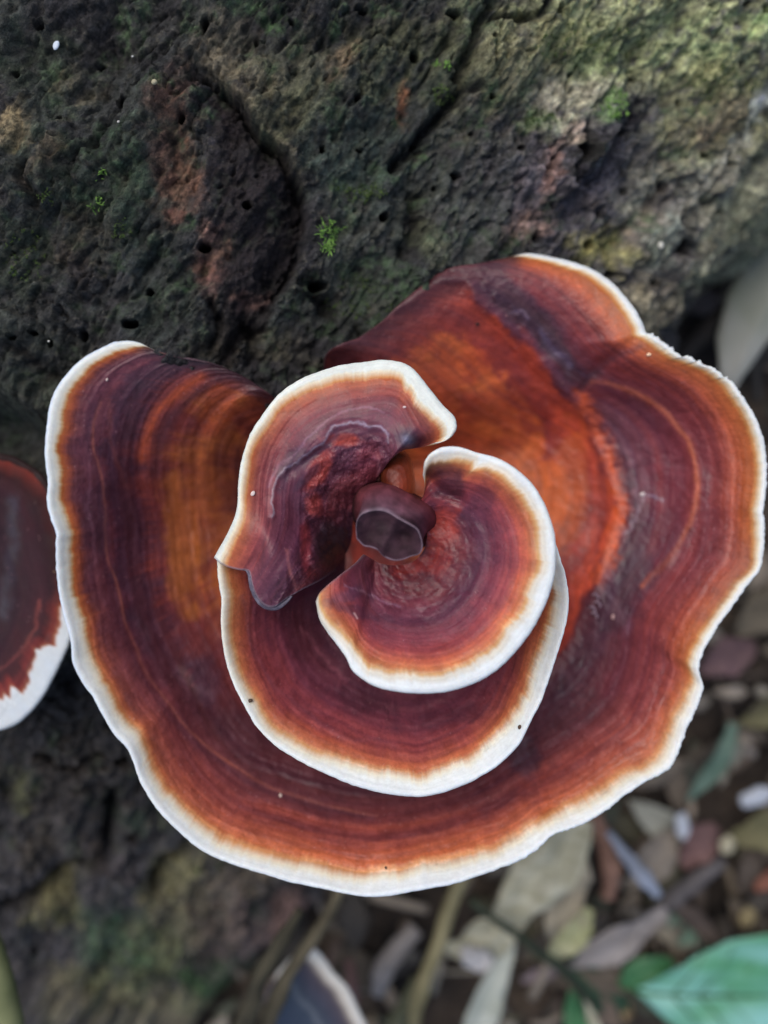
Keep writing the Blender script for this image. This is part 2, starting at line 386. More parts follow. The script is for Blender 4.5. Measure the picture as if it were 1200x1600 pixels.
# ------------------------------------------------------------------ BIG LOWER CAP
fungus = empty('bracket_fungus', (0, 0, -1.0), 'large reddish brown bracket fungus with tiered spiral caps and white margins, in the centre', 'fungus')
CORE = [(512,560),(600,500),(690,440),(728,440),(742,470),(780,505),(820,535),(850,575),(880,615),(905,640),(925,690),(948,740),(962,800),
        (945,850),(930,905),(905,960),(880,1010),(840,1060),(760,1000),(560,900),(520,700)]
def mixw(px, py): return sm(480, 860, px+.35*(800-py))
def paint_big(px, py, D, T, A, U):
    d = zoned(A, D, 1, 5, 110)
    k = np.interp(U[:, 0], [0, .12, .35, .5, .62, .72, .85, 1], [22, 21, 30, 35, 24, 15, 13, 18])[:, None]
    ra = 1+.055*fbm(A/9, D/300, 3, 3)+.05*fbm(A/3, D/300, 2, 3)+.17*fbm(A/35, D/300, 4, 5)
    # jagged inner boundary of the white margin
    x = d/(k*ra)
    left = ramp(x, [(0, BLUEW), (.25, (230,232,226)), (.55, (230,230,218)), (.8, (228,218,194)), (1.05, (198,150,98)), (1.2, (176,92,42)), (1.6, (146,70,44)),
        (2.0, (104,52,50)), (2.6, (92,46,52)), (3.3, (100,50,54)), (3.7, (94,44,50)), (4.3, (72,38,48)), (5.2, (68,36,46)), (6.2, (80,36,42)), (7.2, (112,48,40)), (8.4, (118,50,38)), (9.8, (142,70,36)), (11.5,(168,94,36)), (13.5,(134,66,32)), (15.5, (92,40,24)), (18, (70,32,24))])
    dd = d-k*ra
    right = ramp(dd, [(-40, BLUEW), (-8, (230,230,224)), (-4, (228,214,184)), (3, (202,140,80)), (9, (176,92,44)), (40, (158,76,48)), (62, (128,58,50)),
        (90, (118,50,50)), (125, (100,46,54)), (160, (98,46,56)), (200, (92,42,50)), (240, (120,48,44)), (290, (150,58,32)), (400, (160,64,26))])
    bot = ramp(dd, [(-60, BLUEW), (-16, (232,234,228)), (-7, (230,220,196)), (5, (202,144,92)), (14, (176,96,56)), (38, (150,74,52)), (52, (126,60,50)),
        (66, (138,66,52)), (80, (112,54,50)), (100, (96,46,46)), (122, (74,38,42)), (150, (82,38,40)), (200, (92,38,34)), (260, (104,44,30)), (400, (120,50,28))])
    wl = 1-sm(.18, .34, U); wr = sm(.58, .74, U)
    col = left*wl[..., None]+right*wr[..., None]+bot*(1-wl-wr)[..., None]
    white = 1-sm(-4, 3, dd)
    # orange heart on the right
    q = sdf(px+9*fbm(px/22, py/22, 4, 2), py+9*fbm(px/22+7, py/22, 4, 3), CORE)
    inn = 1-sm(-7, 5, q); inn = inn*(1-wl)
    n = fbm(px/60, py/60, 4, 4); n2 = fbm(px/18, py/18, 4, 6)
    heart = ramp(-q+20*n+8*n2, [(-10, (170,68,42)), (15, (176,72,42)), (34, (140,52,38)), (48, (132,50,34)), (62, (184,90,38)), (100, (194,104,44)), (160, (180,86,38)), (240, (152,64,34)), (320, (110,40,28))])
    heart = heart*(1+.22*n2)[..., None]
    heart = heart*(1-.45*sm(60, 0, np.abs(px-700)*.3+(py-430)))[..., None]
    col = col*(1-inn[..., None])+heart*inn[..., None]
    for (bx, by, rx, ry, an, cc, al) in [(690,590,110,60,-30,(170,66,28),.5),(770,640,80,40,40,(136,44,30),.5),(880,760,36,90,8,(176,84,28),.7),(800,560,60,30,30,(150,54,32),.5),
        (640,520,60,26,-25,(150,58,26),.5),(820,640,40,16,60,(120,40,30),.5),(720,500,50,20,-20,(130,44,26),.6)]:
        col = blob(col, px, py, bx, by, rx, ry, an, cc, al, 2, .5, 22)
    # dark violet zone outside the heart, frosted
    ring = np.exp(-((q-34)/30)**2)*(1-wl)*sm(300, 900, px+0*py)
    col = mixc(col, (64,44,56), ring*.75*(1-white)*(.6+.6*vn(px/30, py/30, 3)))
    for (bx, by, rx, ry, an, cc, al) in [(800,470,95,26,35,(58,42,52),.75),(880,560,42,18,52,(60,48,62),.8),(985,660,60,40,40,(84,54,64),.5),(1040,760,40,85,5,(112,48,52),.55),
        (985,880,36,80,10,(58,36,48),.75),(950,950,30,50,25,(66,40,54),.7),(1020,830,40,40,0,(62,36,46),.6),(1120,880,70,90,20,(100,44,50),.4),(930,590,24,10,-30,(54,38,46),.8),
        (820,1185,34,30,-30,(60,44,56),.7),(770,1240,90,22,-25,(84,44,50),.5),(1000,1050,60,60,30,(104,46,54),.45),(955,640,30,30,40,(96,62,72),.5)]:
        col = blob(col, px, py, bx, by, rx, ry, an, cc, al*(1-white), 5, .45, 26)
    # jagged orange fringe east of the heart
    col = stroke(col, px, py, [(905,620),(940,690),(962,760),(968,800),(955,860),(935,900)], 12, (196,88,36), .95, 3, 8, 12, .55)
    col = stroke(col, px, py, [(915,650),(938,720),(944,790),(930,860)], 6, (98,36,34), .6, 2, 4, 20)
    # orange arc
    arc = [(925,598),(965,602),(1010,622),(1050,655),(1080,700),(1091,750),(1085,800),(1066,845),(1040,880),(1005,915)]
    col = stroke(col, px, py, arc, 4.5, (176,100,66), .75, 1, 3, 30)
    col = stroke(col, px, py, [(x+9, y-6) for x, y in arc], 9, (84,38,46), .5, 1, 3, 30)
    col = stroke(col, px, py, [(930,610),(1000,660),(1035,720),(1045,800),(1020,850)], 20, (116,52,54), .5, 4, 5, 30)
    # radial fold
    col = stroke(col, px, py, [(908,606),(925,585),(960,560),(1000,540)], 6, (60,38,46), .5, 2, 3)
    # cobweb-white scar
    col = stroke(col, px, py, [(975,835),(992,815),(1000,790),(1000,772)], 3, (150,128,144), .8, 3, 4, 9, .5)
    col = stroke(col, px, py, [(1000,780),(1015,774),(1035,782)], 2.2, (150,128,144), .8, 3, 3, 9, .5)
    col = stroke(col, px, py, [(965,690),(985,710),(1000,745),(998,775)], 9, (140,96,106), .5, 6, 4, 9, .7)
    col = stroke(col, px, py, [(950,900),(960,940),(985,985)], 8, (118,88,104), .4, 6, 4, 9, .7)
    col = stroke(col, px, py, [(800,487),(815,486),(825,497)], 3, (128,108,124), .7, 6, 2, 9, .3)
    col = stroke(col, px, py, [(846,515),(860,545),(885,560),(888,575)], 6, (110,98,118), .55, 6, 3, 9, .5)
    # left lobe: tan growth line, orange band on top, dark bands
    tan = [(158,630),(147,665),(148,705),(160,745),(164,800),(165,860),(178,900),(189,940),(196,975),(214,1010),(226,1045),(252,1085),(280,1125),(320,1165),(370,1200),(430,1232),(500,1256),(590,1275)]
    col = stroke(col, px, py, tan, 2.2, (150,88,70), .85, 2, 2, 30, .45)
    col = stroke(col, px, py, [(x-8, y+3) for x, y in tan], 6, (70,38,48), .5, 2, 2, 30)
    col = stroke(col, px, py, [(172,625),(174,680),(182,720),(196,760)], 4, (122,66,58), .5, 3, 3, 30)
    col = stroke(col, px, py, [(316,588),(285,607),(250,640),(230,680),(221,712)], 8, (172,78,34), .85, 5, 3, 40)
    col = stroke(col, px, py, [(350,590),(300,622),(262,662),(245,700),(238,740)], 8, (72,28,28), .7, 5, 4, 40)
    col = stroke(col, px, py, [(205,640),(203,740),(210,860),(226,960),(262,1040),(310,1110)], 13, (62,28,36), .55, 5, 4, 40)
    col = stroke(col, px, py, [(290,560),(255,590),(215,600)], 12, (56,38,50), .6, 5, 4, 40)
    for (bx, by, rx, ry, an, cc, al) in [(285,840,28,120,-6,(176,104,36),.8),(345,640,48,26,-60,(170,76,28),.6),(400,640,40,40,0,(116,44,28),.6),(375,600,60,14,25,(74,28,32),.6),
        (350,760,36,120,0,(76,34,22),.55),(150,820,22,60,0,(60,42,54),.5),(310,1060,30,50,-40,(70,46,56),.7),(380,1140,60,30,40,(64,34,38),.6),(300,780,40,70,0,(162,88,36),.5),
        (450,1240,80,20,20,(78,38,42),.5),(215,985,14,40,-25,(60,40,50),.5)]:
        col = blob(col, px, py, bx, by, rx, ry, an, cc, al*(1-white), 4, .4, 30)
    col = stroke(col, px, py, [(284,1048),(300,1070),(325,1085)], 8, (122,92,96), .45, 6, 4, 7, .8)
    # radial dashes on the left dark ring
    dash = (vn(A/5, D/80, 5) > .78)*np.exp(-((d-150)/14)**2)*wl
    col = mixc(col, (128,58,48), dash*.5)
    # dark where the cap meets the log
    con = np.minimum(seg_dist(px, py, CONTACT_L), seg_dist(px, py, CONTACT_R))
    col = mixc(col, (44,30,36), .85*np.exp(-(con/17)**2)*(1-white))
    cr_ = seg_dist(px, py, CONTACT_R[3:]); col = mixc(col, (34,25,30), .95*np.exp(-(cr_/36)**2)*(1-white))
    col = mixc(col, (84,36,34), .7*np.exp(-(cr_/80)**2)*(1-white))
    sn = skin_noise(col, A, D, 2, .15, .07)
    sn = np.where(white[..., None] > .5, col*(1+.05*fbm(A/6, D/5, 3, 4)+.05*fbm(A/60, D/2.5, 3, 2))[..., None], sn)
    return np.clip(sn, 0, .9)
def relief_big(px, py, D, T, A, U):
    d = zoned(A, D, 1, 5, 110)
    e = sm(0, .16, U)*sm(0, .16, 1-U)
    z = -1.0*np.sin(np.clip(T, 0, 1)*math.pi)**1.0*e
    z = z+.12*sm(0, 60, D)*(1-sm(60, 150, D))*e
    z = z+.014*fbm(A/300, d/9, 3, 2)*sm(15, 50, D)*sm(1, .8, U)+.06*fbm(px/110, py/110, 3, 5)*sm(10, 60, D)
    z = z+.009*fbm(px/8, py/8, 3, 3)*sm(20, 50, D)
    q = sdf(px, py, CORE)
    z = z-.10*sm(10, -30, q)*(px > 500)+.05*np.exp(-((q-4)/9)**2)*(px > 500)
    z = z-.09*np.exp(-(seg_dist(px, py, [(905,612),(935,575),(975,545),(1008,515)])/11)**2)
    arc = [(925,598),(1010,622),(1080,700),(1091,750),(1085,800),(1040,880)]
    z = z+.06*np.exp(-(seg_dist(px, py, arc)/14)**2)
    z = z+.03*fbm(px/14, py/14, 3, 2)*np.exp(-((q-22)/16)**2)*(px > 700)
    z = z-.14*np.exp(-(seg_dist(px, py, [(822,1165),(835,1200),(850,1260)])/12)**2)
    return z
def zr_big(px, py):
    return np.interp(px, [70, 250, 600, 900, 1200], [.1, .25, .35, .0, -.3])
rim = []
for i, (x, y) in enumerate(RIM_BIG):
    z = float(zr_big(x, y)); f = i/(len(RIM_BIG)-1)
    zl0 = logz_at(229, 541)+.12; zl1 = logz_at(800, 405)+.12
    z = z*(1-float(sm(.08, 0, f)))+zl0*float(sm(.08, 0, f)) if f < .08 else z
    if f > .80: w = float(sm(.80, 1, f)); z = z*(1-w)+zl1*w
    rim.append((x, y, z))
e0 = [(x, y, logz_at(x, y)+.10-(.06 if i > 5 else 0)) for i, (x, y) in enumerate(CONTACT_L)]+[(500,690,-2.4),(570,750,-3.6)]
e1 = [(x, y, logz_at(x, y)+.08-.10*float(sm(760, 640, x))) for x, y in CONTACT_R]+[(530,640,-2.2),(588,735,-3.6)]
inner = [(570,750,-3.6),(560,775,-3.6),(580,800,-3.6),(610,800,-3.6),(620,770,-3.6),(610,740,-3.6),(588,735,-3.6)]
def mw_big(px, py):
    return np.interp(px, [70, 250, 560, 800, 1000, 1200], [24, 34, 40, 30, 22, 16])
def frost(px, py): return ((px > 1012) & (py < 640)).astype(float)*1.2+((px > 760) & (py > 640))*.35+.0
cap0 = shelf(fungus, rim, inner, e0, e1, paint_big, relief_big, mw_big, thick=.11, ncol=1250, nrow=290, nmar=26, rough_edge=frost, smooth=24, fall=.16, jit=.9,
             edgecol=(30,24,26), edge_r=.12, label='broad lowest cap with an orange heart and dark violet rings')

# ------------------------------------------------------------------ MIDDLE CAP, lower sweep
def paint_mid(px, py, D, T, A, U):
    d = zoned(A, D, 3, 4, 90)
    k = np.interp(U[:, 0], [0, .1, .3, .45, .6, .8, 1], [11, 12, 20, 33, 34, 27, 22])[:, None]
    ra = 1+.055*fbm(A/9, D/300, 3, 3)+.05*fbm(A/3, D/300, 2, 3)+.17*fbm(A/40, D/300, 4, 5)
    dd = d-k*ra
    col = ramp(dd, [(-60, BLUEW), (-14, (232,234,228)), (-6, (230,222,200)), (4, (204,148,96)), (10, (184,102,60)), (26, (164,80,56)), (44, (138,62,58)), (60, (126,56,58)),
        (85, (112,50,58)), (110, (96,44,54)), (140, (84,38,48)), (170, (70,32,40)), (220, (66,30,34))])
    white = 1-sm(-4, 3, dd)
    for (bx, by, rx, ry, an, cc, al) in [(420,970,24,50,-20,(110,52,64),.6),(480,1000,30,60,-30,(78,30,36),.7),(440,905,30,20,0,(60,28,36),.6),(560,1090,60,24,20,(60,30,40),.6),(700,1120,80,16,-10,(74,36,46),.5),
        (420,1060,30,60,-35,(136,58,56),.5),(850,940,14,50,20,(152,72,44),.6)]:
        col = blob(col, px, py, bx, by, rx, ry, an, cc, al*(1-white), 4, .4, 26)
    col = stroke(col, px, py, [(470,980),(500,1020),(540,1065)], 3, (140,80,84), .5, 2, 3, 12)
    col = stroke(col, px, py, [(380,930),(392,1000),(420,1060),(470,1110),(540,1150),(620,1165)], 4, (132,76,80), .35, 2, 4, 22, .4)
    sn = skin_noise(col, A, D, 4, .16, .06)
    sn = np.where(white[..., None] > .5, col*(1+.05*fbm(A/6, D/5, 3, 4)+.06*fbm(A/60, D/2.5, 3, 2))[..., None], sn)
    return np.clip(sn, 0, .9)
def relief_mid(px, py, D, T, A, U):
    e = sm(0, .12, U)*sm(0, .1, 1-U)
    z = .22*sm(0, 50, D)*(1-sm(50, 200, D))*e-.35*np.sin(np.clip(T, 0, 1)*math.pi)*e
    z = z+.012*fbm(A/300, D/9, 3, 2)*sm(15, 50, D)+.045*fbm(A/110, D/80, 3, 6)*sm(10, 60, D)
    return z+.006*fbm(A/9, D/9, 3, 3)*sm(20, 50, D)
rim = [(339,868,.80),(340,900,.80),(345,935,.80),(345,975,.80),(348,1010,.80),(356,1045,.80),(367,1075,.82),(385,1110,.85),(402,1137,.88),(430,1165,.9),(470,1190,.92),(520,1215,.95),(560,1230,.98),(600,1240,1.0),
 (640,1245,1.0),(665,1245,1.0),(705,1234,1.0),(745,1217,1.0),(780,1195,1.02),(810,1165,1.04),(826,1135,1.05),(845,1098,1.06),(865,1040,1.08),(882,985,1.1),(889,940,1.1),(884,898,1.1),(876,875,1.1),(862,830,1.0),(835,780,.9),(800,745,.8)]
shelf(fungus, rim, [(540,865,-1.6),(545,920,-1.5),(600,950,-1.4),(670,930,-1.3),(690,870,-1.3),(670,820,-1.4)], [(339,868,.7),(420,885,.05),(480,880,-.6),(540,865,-1.6)],
      [(800,745,.8),(730,780,-.4),(670,820,-1.4)], paint_mid, relief_mid, lambda a, b: np.interp(a, [340, 600, 890], [17, 36, 26]), thick=.11, ncol=800, nrow=120, nmar=22, jit=.8, name='cap')

# ------------------------------------------------------------------ MIDDLE CAP, upper flap
RIDGE = [(425,805),(428,760),(445,735),(475,712),(505,690),(520,668),(545,661),(575,664),(598,672),(606,690)]
def paint_flap(px, py, D, T, A, U):
    d = zoned(A, D, 5, 4, 90)
    k = np.interp(U[:, 0], [0, .06, .14, .24, .256, .35, .5, .75, .92, 1], [18, 26, 26, 35, 22, 21, 17, 11, 13, 18])[:, None]
    ra = 1+.055*fbm(A/9, D/300, 3, 2)+.05*fbm(A/3, D/300, 2, 2)+.17*fbm(A/40, D/300, 4, 4)
    dd = d-k*ra
    col = ramp(dd, [(-60, (220,228,226)), (-9, (230,232,222)), (-5, (230,218,190)), (4, (206,144,90)), (8, (178,92,54)), (22, (148,70,52)), (40, (120,54,54)),
        (60, (106,50,58)), (78, (100,50,60)), (95, (90,46,58)), (125, (82,44,58)), (160, (104,46,50)), (210, (84,40,48)), (260, (56,36,42))])
    white = 1-sm(-4, 3, dd)
    for (bx, by, rx, ry, an, cc, al) in [(500,730,44,16,-58,(170,66,44),.7),(535,688,34,12,0,(176,70,44),.75),(575,720,26,36,0,(116,52,60),.8),(560,780,40,24,0,(104,42,44),.7),(490,790,16,20,0,(176,74,56),.6),
        (478,850,11,44,0,(150,54,50),.6),(455,860,14,50,0,(104,56,70),.7),(520,850,38,36,0,(52,38,46),.9),(540,870,40,30,0,(34,26,30),.9),(440,820,16,60,8,(96,46,60),.5),(405,780,14,90,6,(120,52,56),.5),
        (637,690,20,20,0,(66,48,62),.8),(650,660,18,30,-30,(88,44,52),.5),(456,720,14,40,45,(72,50,66),.7),(480,745,8,30,45,(74,52,66),.6)]:
        col = blob(col, px, py, bx, by, rx, ry, an, cc, al*(1-white), 3, .3, 22)
    col = stroke(col, px, py, RIDGE, 2.3, (152,132,148), .85, 2, 4, 12, .5)
    col = stroke(col, px, py, [(x+6, y+7) for x, y in RIDGE[1:6]], 5, (70,48,62), .6, 2, 3, 14)
    col = stroke(col, px, py, [(474,690),(490,675),(515,655),(540,642),(575,637),(600,643)], 1.8, (156,110,116), .65, 4, 3, 16, .2)
    col = stroke(col, px, py, [(420,760),(432,735),(455,715),(474,692)], 2.2, (140,98,110), .55, 4, 3, 16, .3)
    col = stroke(col, px, py, [(448,860),(455,900),(463,918)], 3, (176,110,100), .6, 4, 2, 16, .3)
    col = stroke(col, px, py, [(590,712),(594,735),(592,755)], 2, (170,110,110), .6, 4, 2, 16, .2)
    col = stroke(col, px, py, [(420,810),(412,850),(410,900)], 3, (80,38,48), .5, 4, 3, 16)
    col = stroke(col, px, py, [(636,685),(640,694)], 8, (120,124,140), .8, 4, 2, 9)
    sn = skin_noise(col, A, D, 5, .15, .05)
    sn = np.where(white[..., None] > .5, col*(1+.05*fbm(A/6, D/5, 3, 4)+.06*fbm(A/60, D/2.5, 3, 2))[..., None], sn)
    return np.clip(sn, 0, .9)
def relief_flap(px, py, D, T, A, U):
    e = sm(0, .15, U)*sm(0, .12, 1-U)
    z = .75*np.sin(np.clip(T, 0, 1)**1.25*math.pi)*e
    z = z+.012*fbm(A/250, D/9, 3, 2)*sm(15, 45, D)+.05*fbm(A/100, D/60, 3, 3)*sm(10, 60, D)
    rs, _ = spline(RIDGE, 60); q = seg_dist(px, py, rs)
    z = z+.05*np.exp(-(q/6)**2)+.09*fbm(px/20, py/20, 4, 4)*sm(100, 140, D)
    z = z-.10*np.exp(-(((px-640)/22)**2+((py-690)/16)**2))
    z = z-.08*np.exp(-(seg_dist(px, py, [(455,735),(500,705)])/10)**2)
    return z
rim = [(686,690,1.45),(700,687,1.5),(710,677,1.5),(714,665,1.5),(708,648,1.45),(690,630,1.35),(670,605,1.25),(650,580,1.15),(630,567,1.1),(600,562,1.05),(570,565,1.05),(535,570,1.1),(500,580,1.1),(465,595,1.1),(435,617,1.1),(410,647,1.12),
 (390,680,1.15),(377,720,1.18),(372,755,1.2),(370,790,1.2),(364,815,1.15),(352,840,1.05),(336,868,.92)]
shelf(fungus, rim, [(596,722,.7),(592,745,.6),(570,775,.25),(552,810,-.3),(548,850,-1.0),(525,888,-1.1)],
      [(686,690,1.45),(665,697,1.25),(640,700,1.0),(620,702,.9),(605,708,.8),(596,722,.7)],
      [(336,868,.92),(346,877,.96),(358,883,1.0),(374,887,1.04),(389,889,1.06),(393,897,1.06),(395,908,1.05),(400,924,1.04),(409,938,1.0),(420,945,.98),(432,944,.95),(446,934,.9),(475,917,.75),(503,903,.2),(525,888,-1.1)],
      paint_flap, relief_flap, lambda a, b: np.interp(a, [340, 420, 600, 660, 715], [15, 20, 30, 34, 26]), thick=.11, ncol=760, nrow=150, nmar=22, jit=.7, fall=.2, edge_r=.06,
      edgecol=(150,140,152), name='cap')

V, Fq = tube_data(spline(pxp_([(384,889,1.0),(391,900,.97),(394,916,.93),(402,934,.88),(416,947,.85),(432,949,.84),(446,941,.84),(456,931,.82)]), 40)[0], np.interp(np.linspace(0, 1, 40), [0, .15, .5, .8, 1], [.02, .05, .065, .05, .02]), 10, .1, 4)
poly_obj('rolled_edge', V, Fq, mat_simple('rolled_edge_skin', (78,70,84), (128,122,136), rough=.5, scale=500), fungus)
# ------------------------------------------------------------------ INNER (TOP) CAP
def paint_top(px, py, D, T, A, U):
    d = zoned(A, D, 6, 3, 90)
    k = np.interp(U[:, 0], [0, .05, .15, .3, .5, .65, .8, .845, .86, .874, .93, 1], [12, 16, 27, 31, 32, 26, 24, 25, 34, 19, 22, 11])[:, None]
    ra = 1+.055*fbm(A/9, D/300, 3, 6)+.05*fbm(A/3, D/300, 2, 6)+.17*fbm(A/40, D/300, 4, 4)
    dd = d-k*ra
    col = ramp(dd, [(-60, BLUEW), (-16, (232,234,230)), (-9, (224,216,200)), (-6, (230,222,204)), (1, (212,166,112)), (8, (188,112,64)), (20, (174,86,54)), (38, (152,66,58)),
        (56, (132,58,60)), (74, (104,50,60)), (92, (84,44,56)), (112, (96,44,50)), (135, (112,44,42)), (170, (90,38,40)), (220, (60,30,34))])
    white = 1-sm(-4, 3, dd)
    for (bx, by, rx, ry, an, cc, al) in [(690,820,26,54,18,(166,62,42),.6),(655,885,50,16,-8,(158,54,40),.7),(700,760,30,24,30,(70,36,44),.8),(690,735,34,18,0,(84,38,36),.8),(750,800,22,60,12,(88,44,58),.5),
        (570,910,50,20,10,(112,56,64),.6),(545,930,30,12,-20,(92,66,82),.5),(560,955,60,10,14,(70,40,54),.6),(630,950,70,18,6,(120,58,66),.6),(595,880,30,14,0,(96,38,38),.6),(690,700,22,10,0,(150,90,50),.4)]:
        col = blob(col, px, py, bx, by, rx, ry, an, cc, al*(1-white), 3, .35, 20)
    col = stroke(col, px, py, [(540,915),(570,925),(600,940),(625,948)], 1.8, (150,108,116), .6, 4, 3, 16, .2)
    col = stroke(col, px, py, [(640,800),(655,815),(670,835)], 1.8, (140,110,124), .5, 4, 3, 16, .2)
    col = stroke(col, px, py, [(553,958),(558,966)], 1.6, (220,180,170), .7, 4, 1, 16)
    sn = skin_noise(col, A, D, 6, .13, .05)
    sn = np.where(white[..., None] > .5, col*(1+.04*fbm(A/6, D/5, 3, 4)+.05*fbm(A/60, D/2.5, 3, 2))[..., None], sn)
    return np.clip(sn, 0, .9)
def relief_top(px, py, D, T, A, U):
    e = sm(0, .12, U)*sm(0, .12, 1-U)
    z = .22*sm(0, 40, D)*(1-sm(50, 160, D))*e-.12*np.sin(np.clip(T, 0, 1)*math.pi)*e
    z = z+.010*fbm(A/250, D/9, 3, 2)*sm(15, 45, D)+.04*fbm(A/90, D/60, 3, 6)*sm(10, 60, D)
    z = z-.15*np.exp(-(seg_dist(px, py, [(668,745),(690,768),(720,780)])/9)**2)
    return z+.04*fbm(px/22, py/22, 3, 4)*sm(100, 140, D)
rim = [(494,944,1.55),(500,970,1.7),(520,1000,1.8),(540,1027,1.9),(552,1050,1.95),(582,1071,2.0),(620,1081,2.05),(668,1084,2.1),(715,1077,2.1),(760,1058,2.1),(795,1030,2.1),(825,995,2.1),(848,955,2.1),(862,918,2.1),(869,880,2.1),
 (866,833,2.05),(852,790,2.0),(835,760,2.0),(810,735,2.0),(780,717,1.95),(750,708,1.9),(720,699,1.9),(695,698,1.9),(676,706,1.85),(664,720,1.8),(661,738,1.6)]
shelf(fungus, rim, [(572,868,.5),(600,882,.6),(640,880,.7),(664,855,.85),(666,815,.95),(652,790,.8)],
      [(494,944,1.55),(500,930,1.6),(512,918,1.55),(532,902,1.4),(555,885,1.0),(572,868,.5)],
      [(661,738,1.6),(664,752,1.45),(662,772,1.15),(652,790,.8)], paint_top, relief_top,
      lambda a, b: np.interp(a, [495, 560, 800, 870], [16, 32, 34, 30]), thick=.12, ncol=640, nrow=120, nmar=22, jit=.6, fall=.14, edge_r=.07, edgecol=(128,104,112), name='cap')

# ------------------------------------------------------------------ central bud and the small orange lobe
def loft(name, rings, cols, mat, parent, n=120, label=None, tint=None, zf=None):
    X = []; Cc = []
    for ring, z in rings:
        p, _ = spline(list(ring)+[ring[0]], n)
        X.append(P(p[:, 0], p[:, 1], z if np.ndim(z) else np.full(n, float(z))))
    X = np.array(X); m = 8
    # densify between rings
    R = []; K = []
    tt = np.linspace(0, len(X)-1, (len(X)-1)*m+1)
    for q in tt:
        i = min(int(q), len(X)-2); f = q-i
        R.append(X[i]*(1-f)+X[i+1]*f); K.append(lin(cols[i])*(1-f)+lin(cols[i+1])*f)
    R = np.array(R); K = np.array(K)[:, None]*np.ones((1, n, 1))
    th = np.linspace(0, 1, n)[None]; rr = np.arange(len(R))[:, None]
    K = K*(1+.16*fbm(R[..., 0]*4, R[..., 1]*4, 3, 3))[..., None]
    R[..., 2] += .03*fbm(R[..., 0]*3.1, R[..., 1]*3.1, 3, 2)
    if zf:
        a_, b_ = pix(R); R[..., 2] -= .7*sm(795, 850, b_)*(np.arange(len(R)) < len(R)*.42)[:, None]
        R[..., 2] += zf(a_, b_)*((np.arange(len(R)) > len(R)*.55)[:, None])
    if tint: K = K*tint(*pix(R))[..., None]
    o = grid_obj(name, R, K, mat, parent)
    if label: o['label'] = label
    return o
bud = [(557,842),(556,822),(560,808),(572,800),(590,797),(605,800),(622,810),(640,820),(652,828),(658,842),(660,856),(655,866),(642,870),(628,875),(615,876),(600,870),(590,860),(578,855),(568,853)]
def tow(ring, cx, cy, f): return [(cx+(x-cx)*f, cy+(y-cy)*f) for x, y in ring]
def shift(ring, dx, dy, f, cx=607, cy=836): return [(cx+(x-cx)*f+dx, cy+(y-cy)*f+dy) for x, y in ring]
loft('bud', [(shift(bud, 16, -30, 1.42), .1), (shift(bud, 15, -32, 1.30), .8), (shift(bud, 14, -34, 1.14), 1.25), (shift(bud, 11, -32, 1.02), 1.55), (shift(bud, 7, -22, 1.0), 1.78), (shift(bud, 2, -6, 1.0), 1.93), (bud, 1.97), (tow(bud, 607, 838, .98), 1.97),
             (tow(bud, 606, 838, .95), 1.94), (tow(bud, 606, 838, .8), 1.88), (tow(bud, 606, 840, .6), 1.84), (tow(bud, 608, 840, .4), 1.83), (tow(bud, 610, 840, .2), 1.83), (tow(bud, 610, 840, .02), 1.83)],
     [(40,22,24), (84,38,42), (106,50,56), (104,54,62), (96,56,66), (86,58,68), (122,102,112), (92,74,84), (64,42,51), (60,38,46), (56,36,43), (58,38,45), (58,38,45), (58,38,45)], M_bud, fungus,
     tint=lambda a, b: 1+.30*np.exp(-((a-606+.45*(b-838))/6)**2)-.3*np.exp(-((a-632)/13)**2-((b-836)/11)**2)+.35*fbm(a/11, b/11, 4, 3)+.3*np.exp(-(seg_dist(a, b, [(598,790),(622,792),(648,812),(664,828)])/2.5)**2),  # fold lightened and dent darkened: shading painted into the bud
     zf=lambda a, b: 1.0*(-.10*np.exp(-((a-632)/14)**2-((b-838)/13)**2)-.07*np.exp(-((a-576)/13)**2-((b-838)/14)**2)+.05*np.exp(-((a-606+.4*(b-838))/9)**2))*sm(1.5, 1.9, 1.9+0*a),
     label='small dark bud with a thin pale lip at the spiral centre')
lobe = [(600,770),(594,745),(596,725),(606,712),(620,706),(634,710),(642,724),(646,745),(647,766),(640,782),(622,788),(608,782)]
loft('lobe', [(shift(lobe, 0, 0, 1.06, 622, 745), -.8), (lobe, .5), (tow(lobe, 620, 750, .93), .78), (tow(lobe, 620, 752, .8), .93), (tow(lobe, 618, 755, .6), 1.05), (tow(lobe, 618, 758, .4), 1.1), (tow(lobe, 618, 760, .2), 1.13), (tow(lobe, 618, 760, .02), 1.13)],
     [(96,36,26), (186,100,54), (168,80,42), (158,70,38), (150,62,36), (142,58,34), (138,56,34), (138,56,34)], M_cap, fungus, n=80, tint=lambda a, b: .42+.6*sm(600, 640, a)*sm(708, 735, b), label='small orange brown lobe beside the bud')  # highlight painted along the right edge, left and top kept darker
# stem joining the tiers, rooted in the log
pth = np.array([[-.2, .5, -5.2], [-.2, .5, -4.2], [-.15, .4, -3.4], [0, .2, -2.2], [.1, .0, -1.2], [.2, -.2, -.2], [.3, -.3, .5]])
V, Fq = tube_data(pth, [1.3, 1.0, .8, .62, .6, .55, .45], 28, .12, 3)
poly_obj('stem', V, Fq, mat_simple('fungus_stem', (52,30,30), (92,48,38), rough=.7, scale=300), fungus)

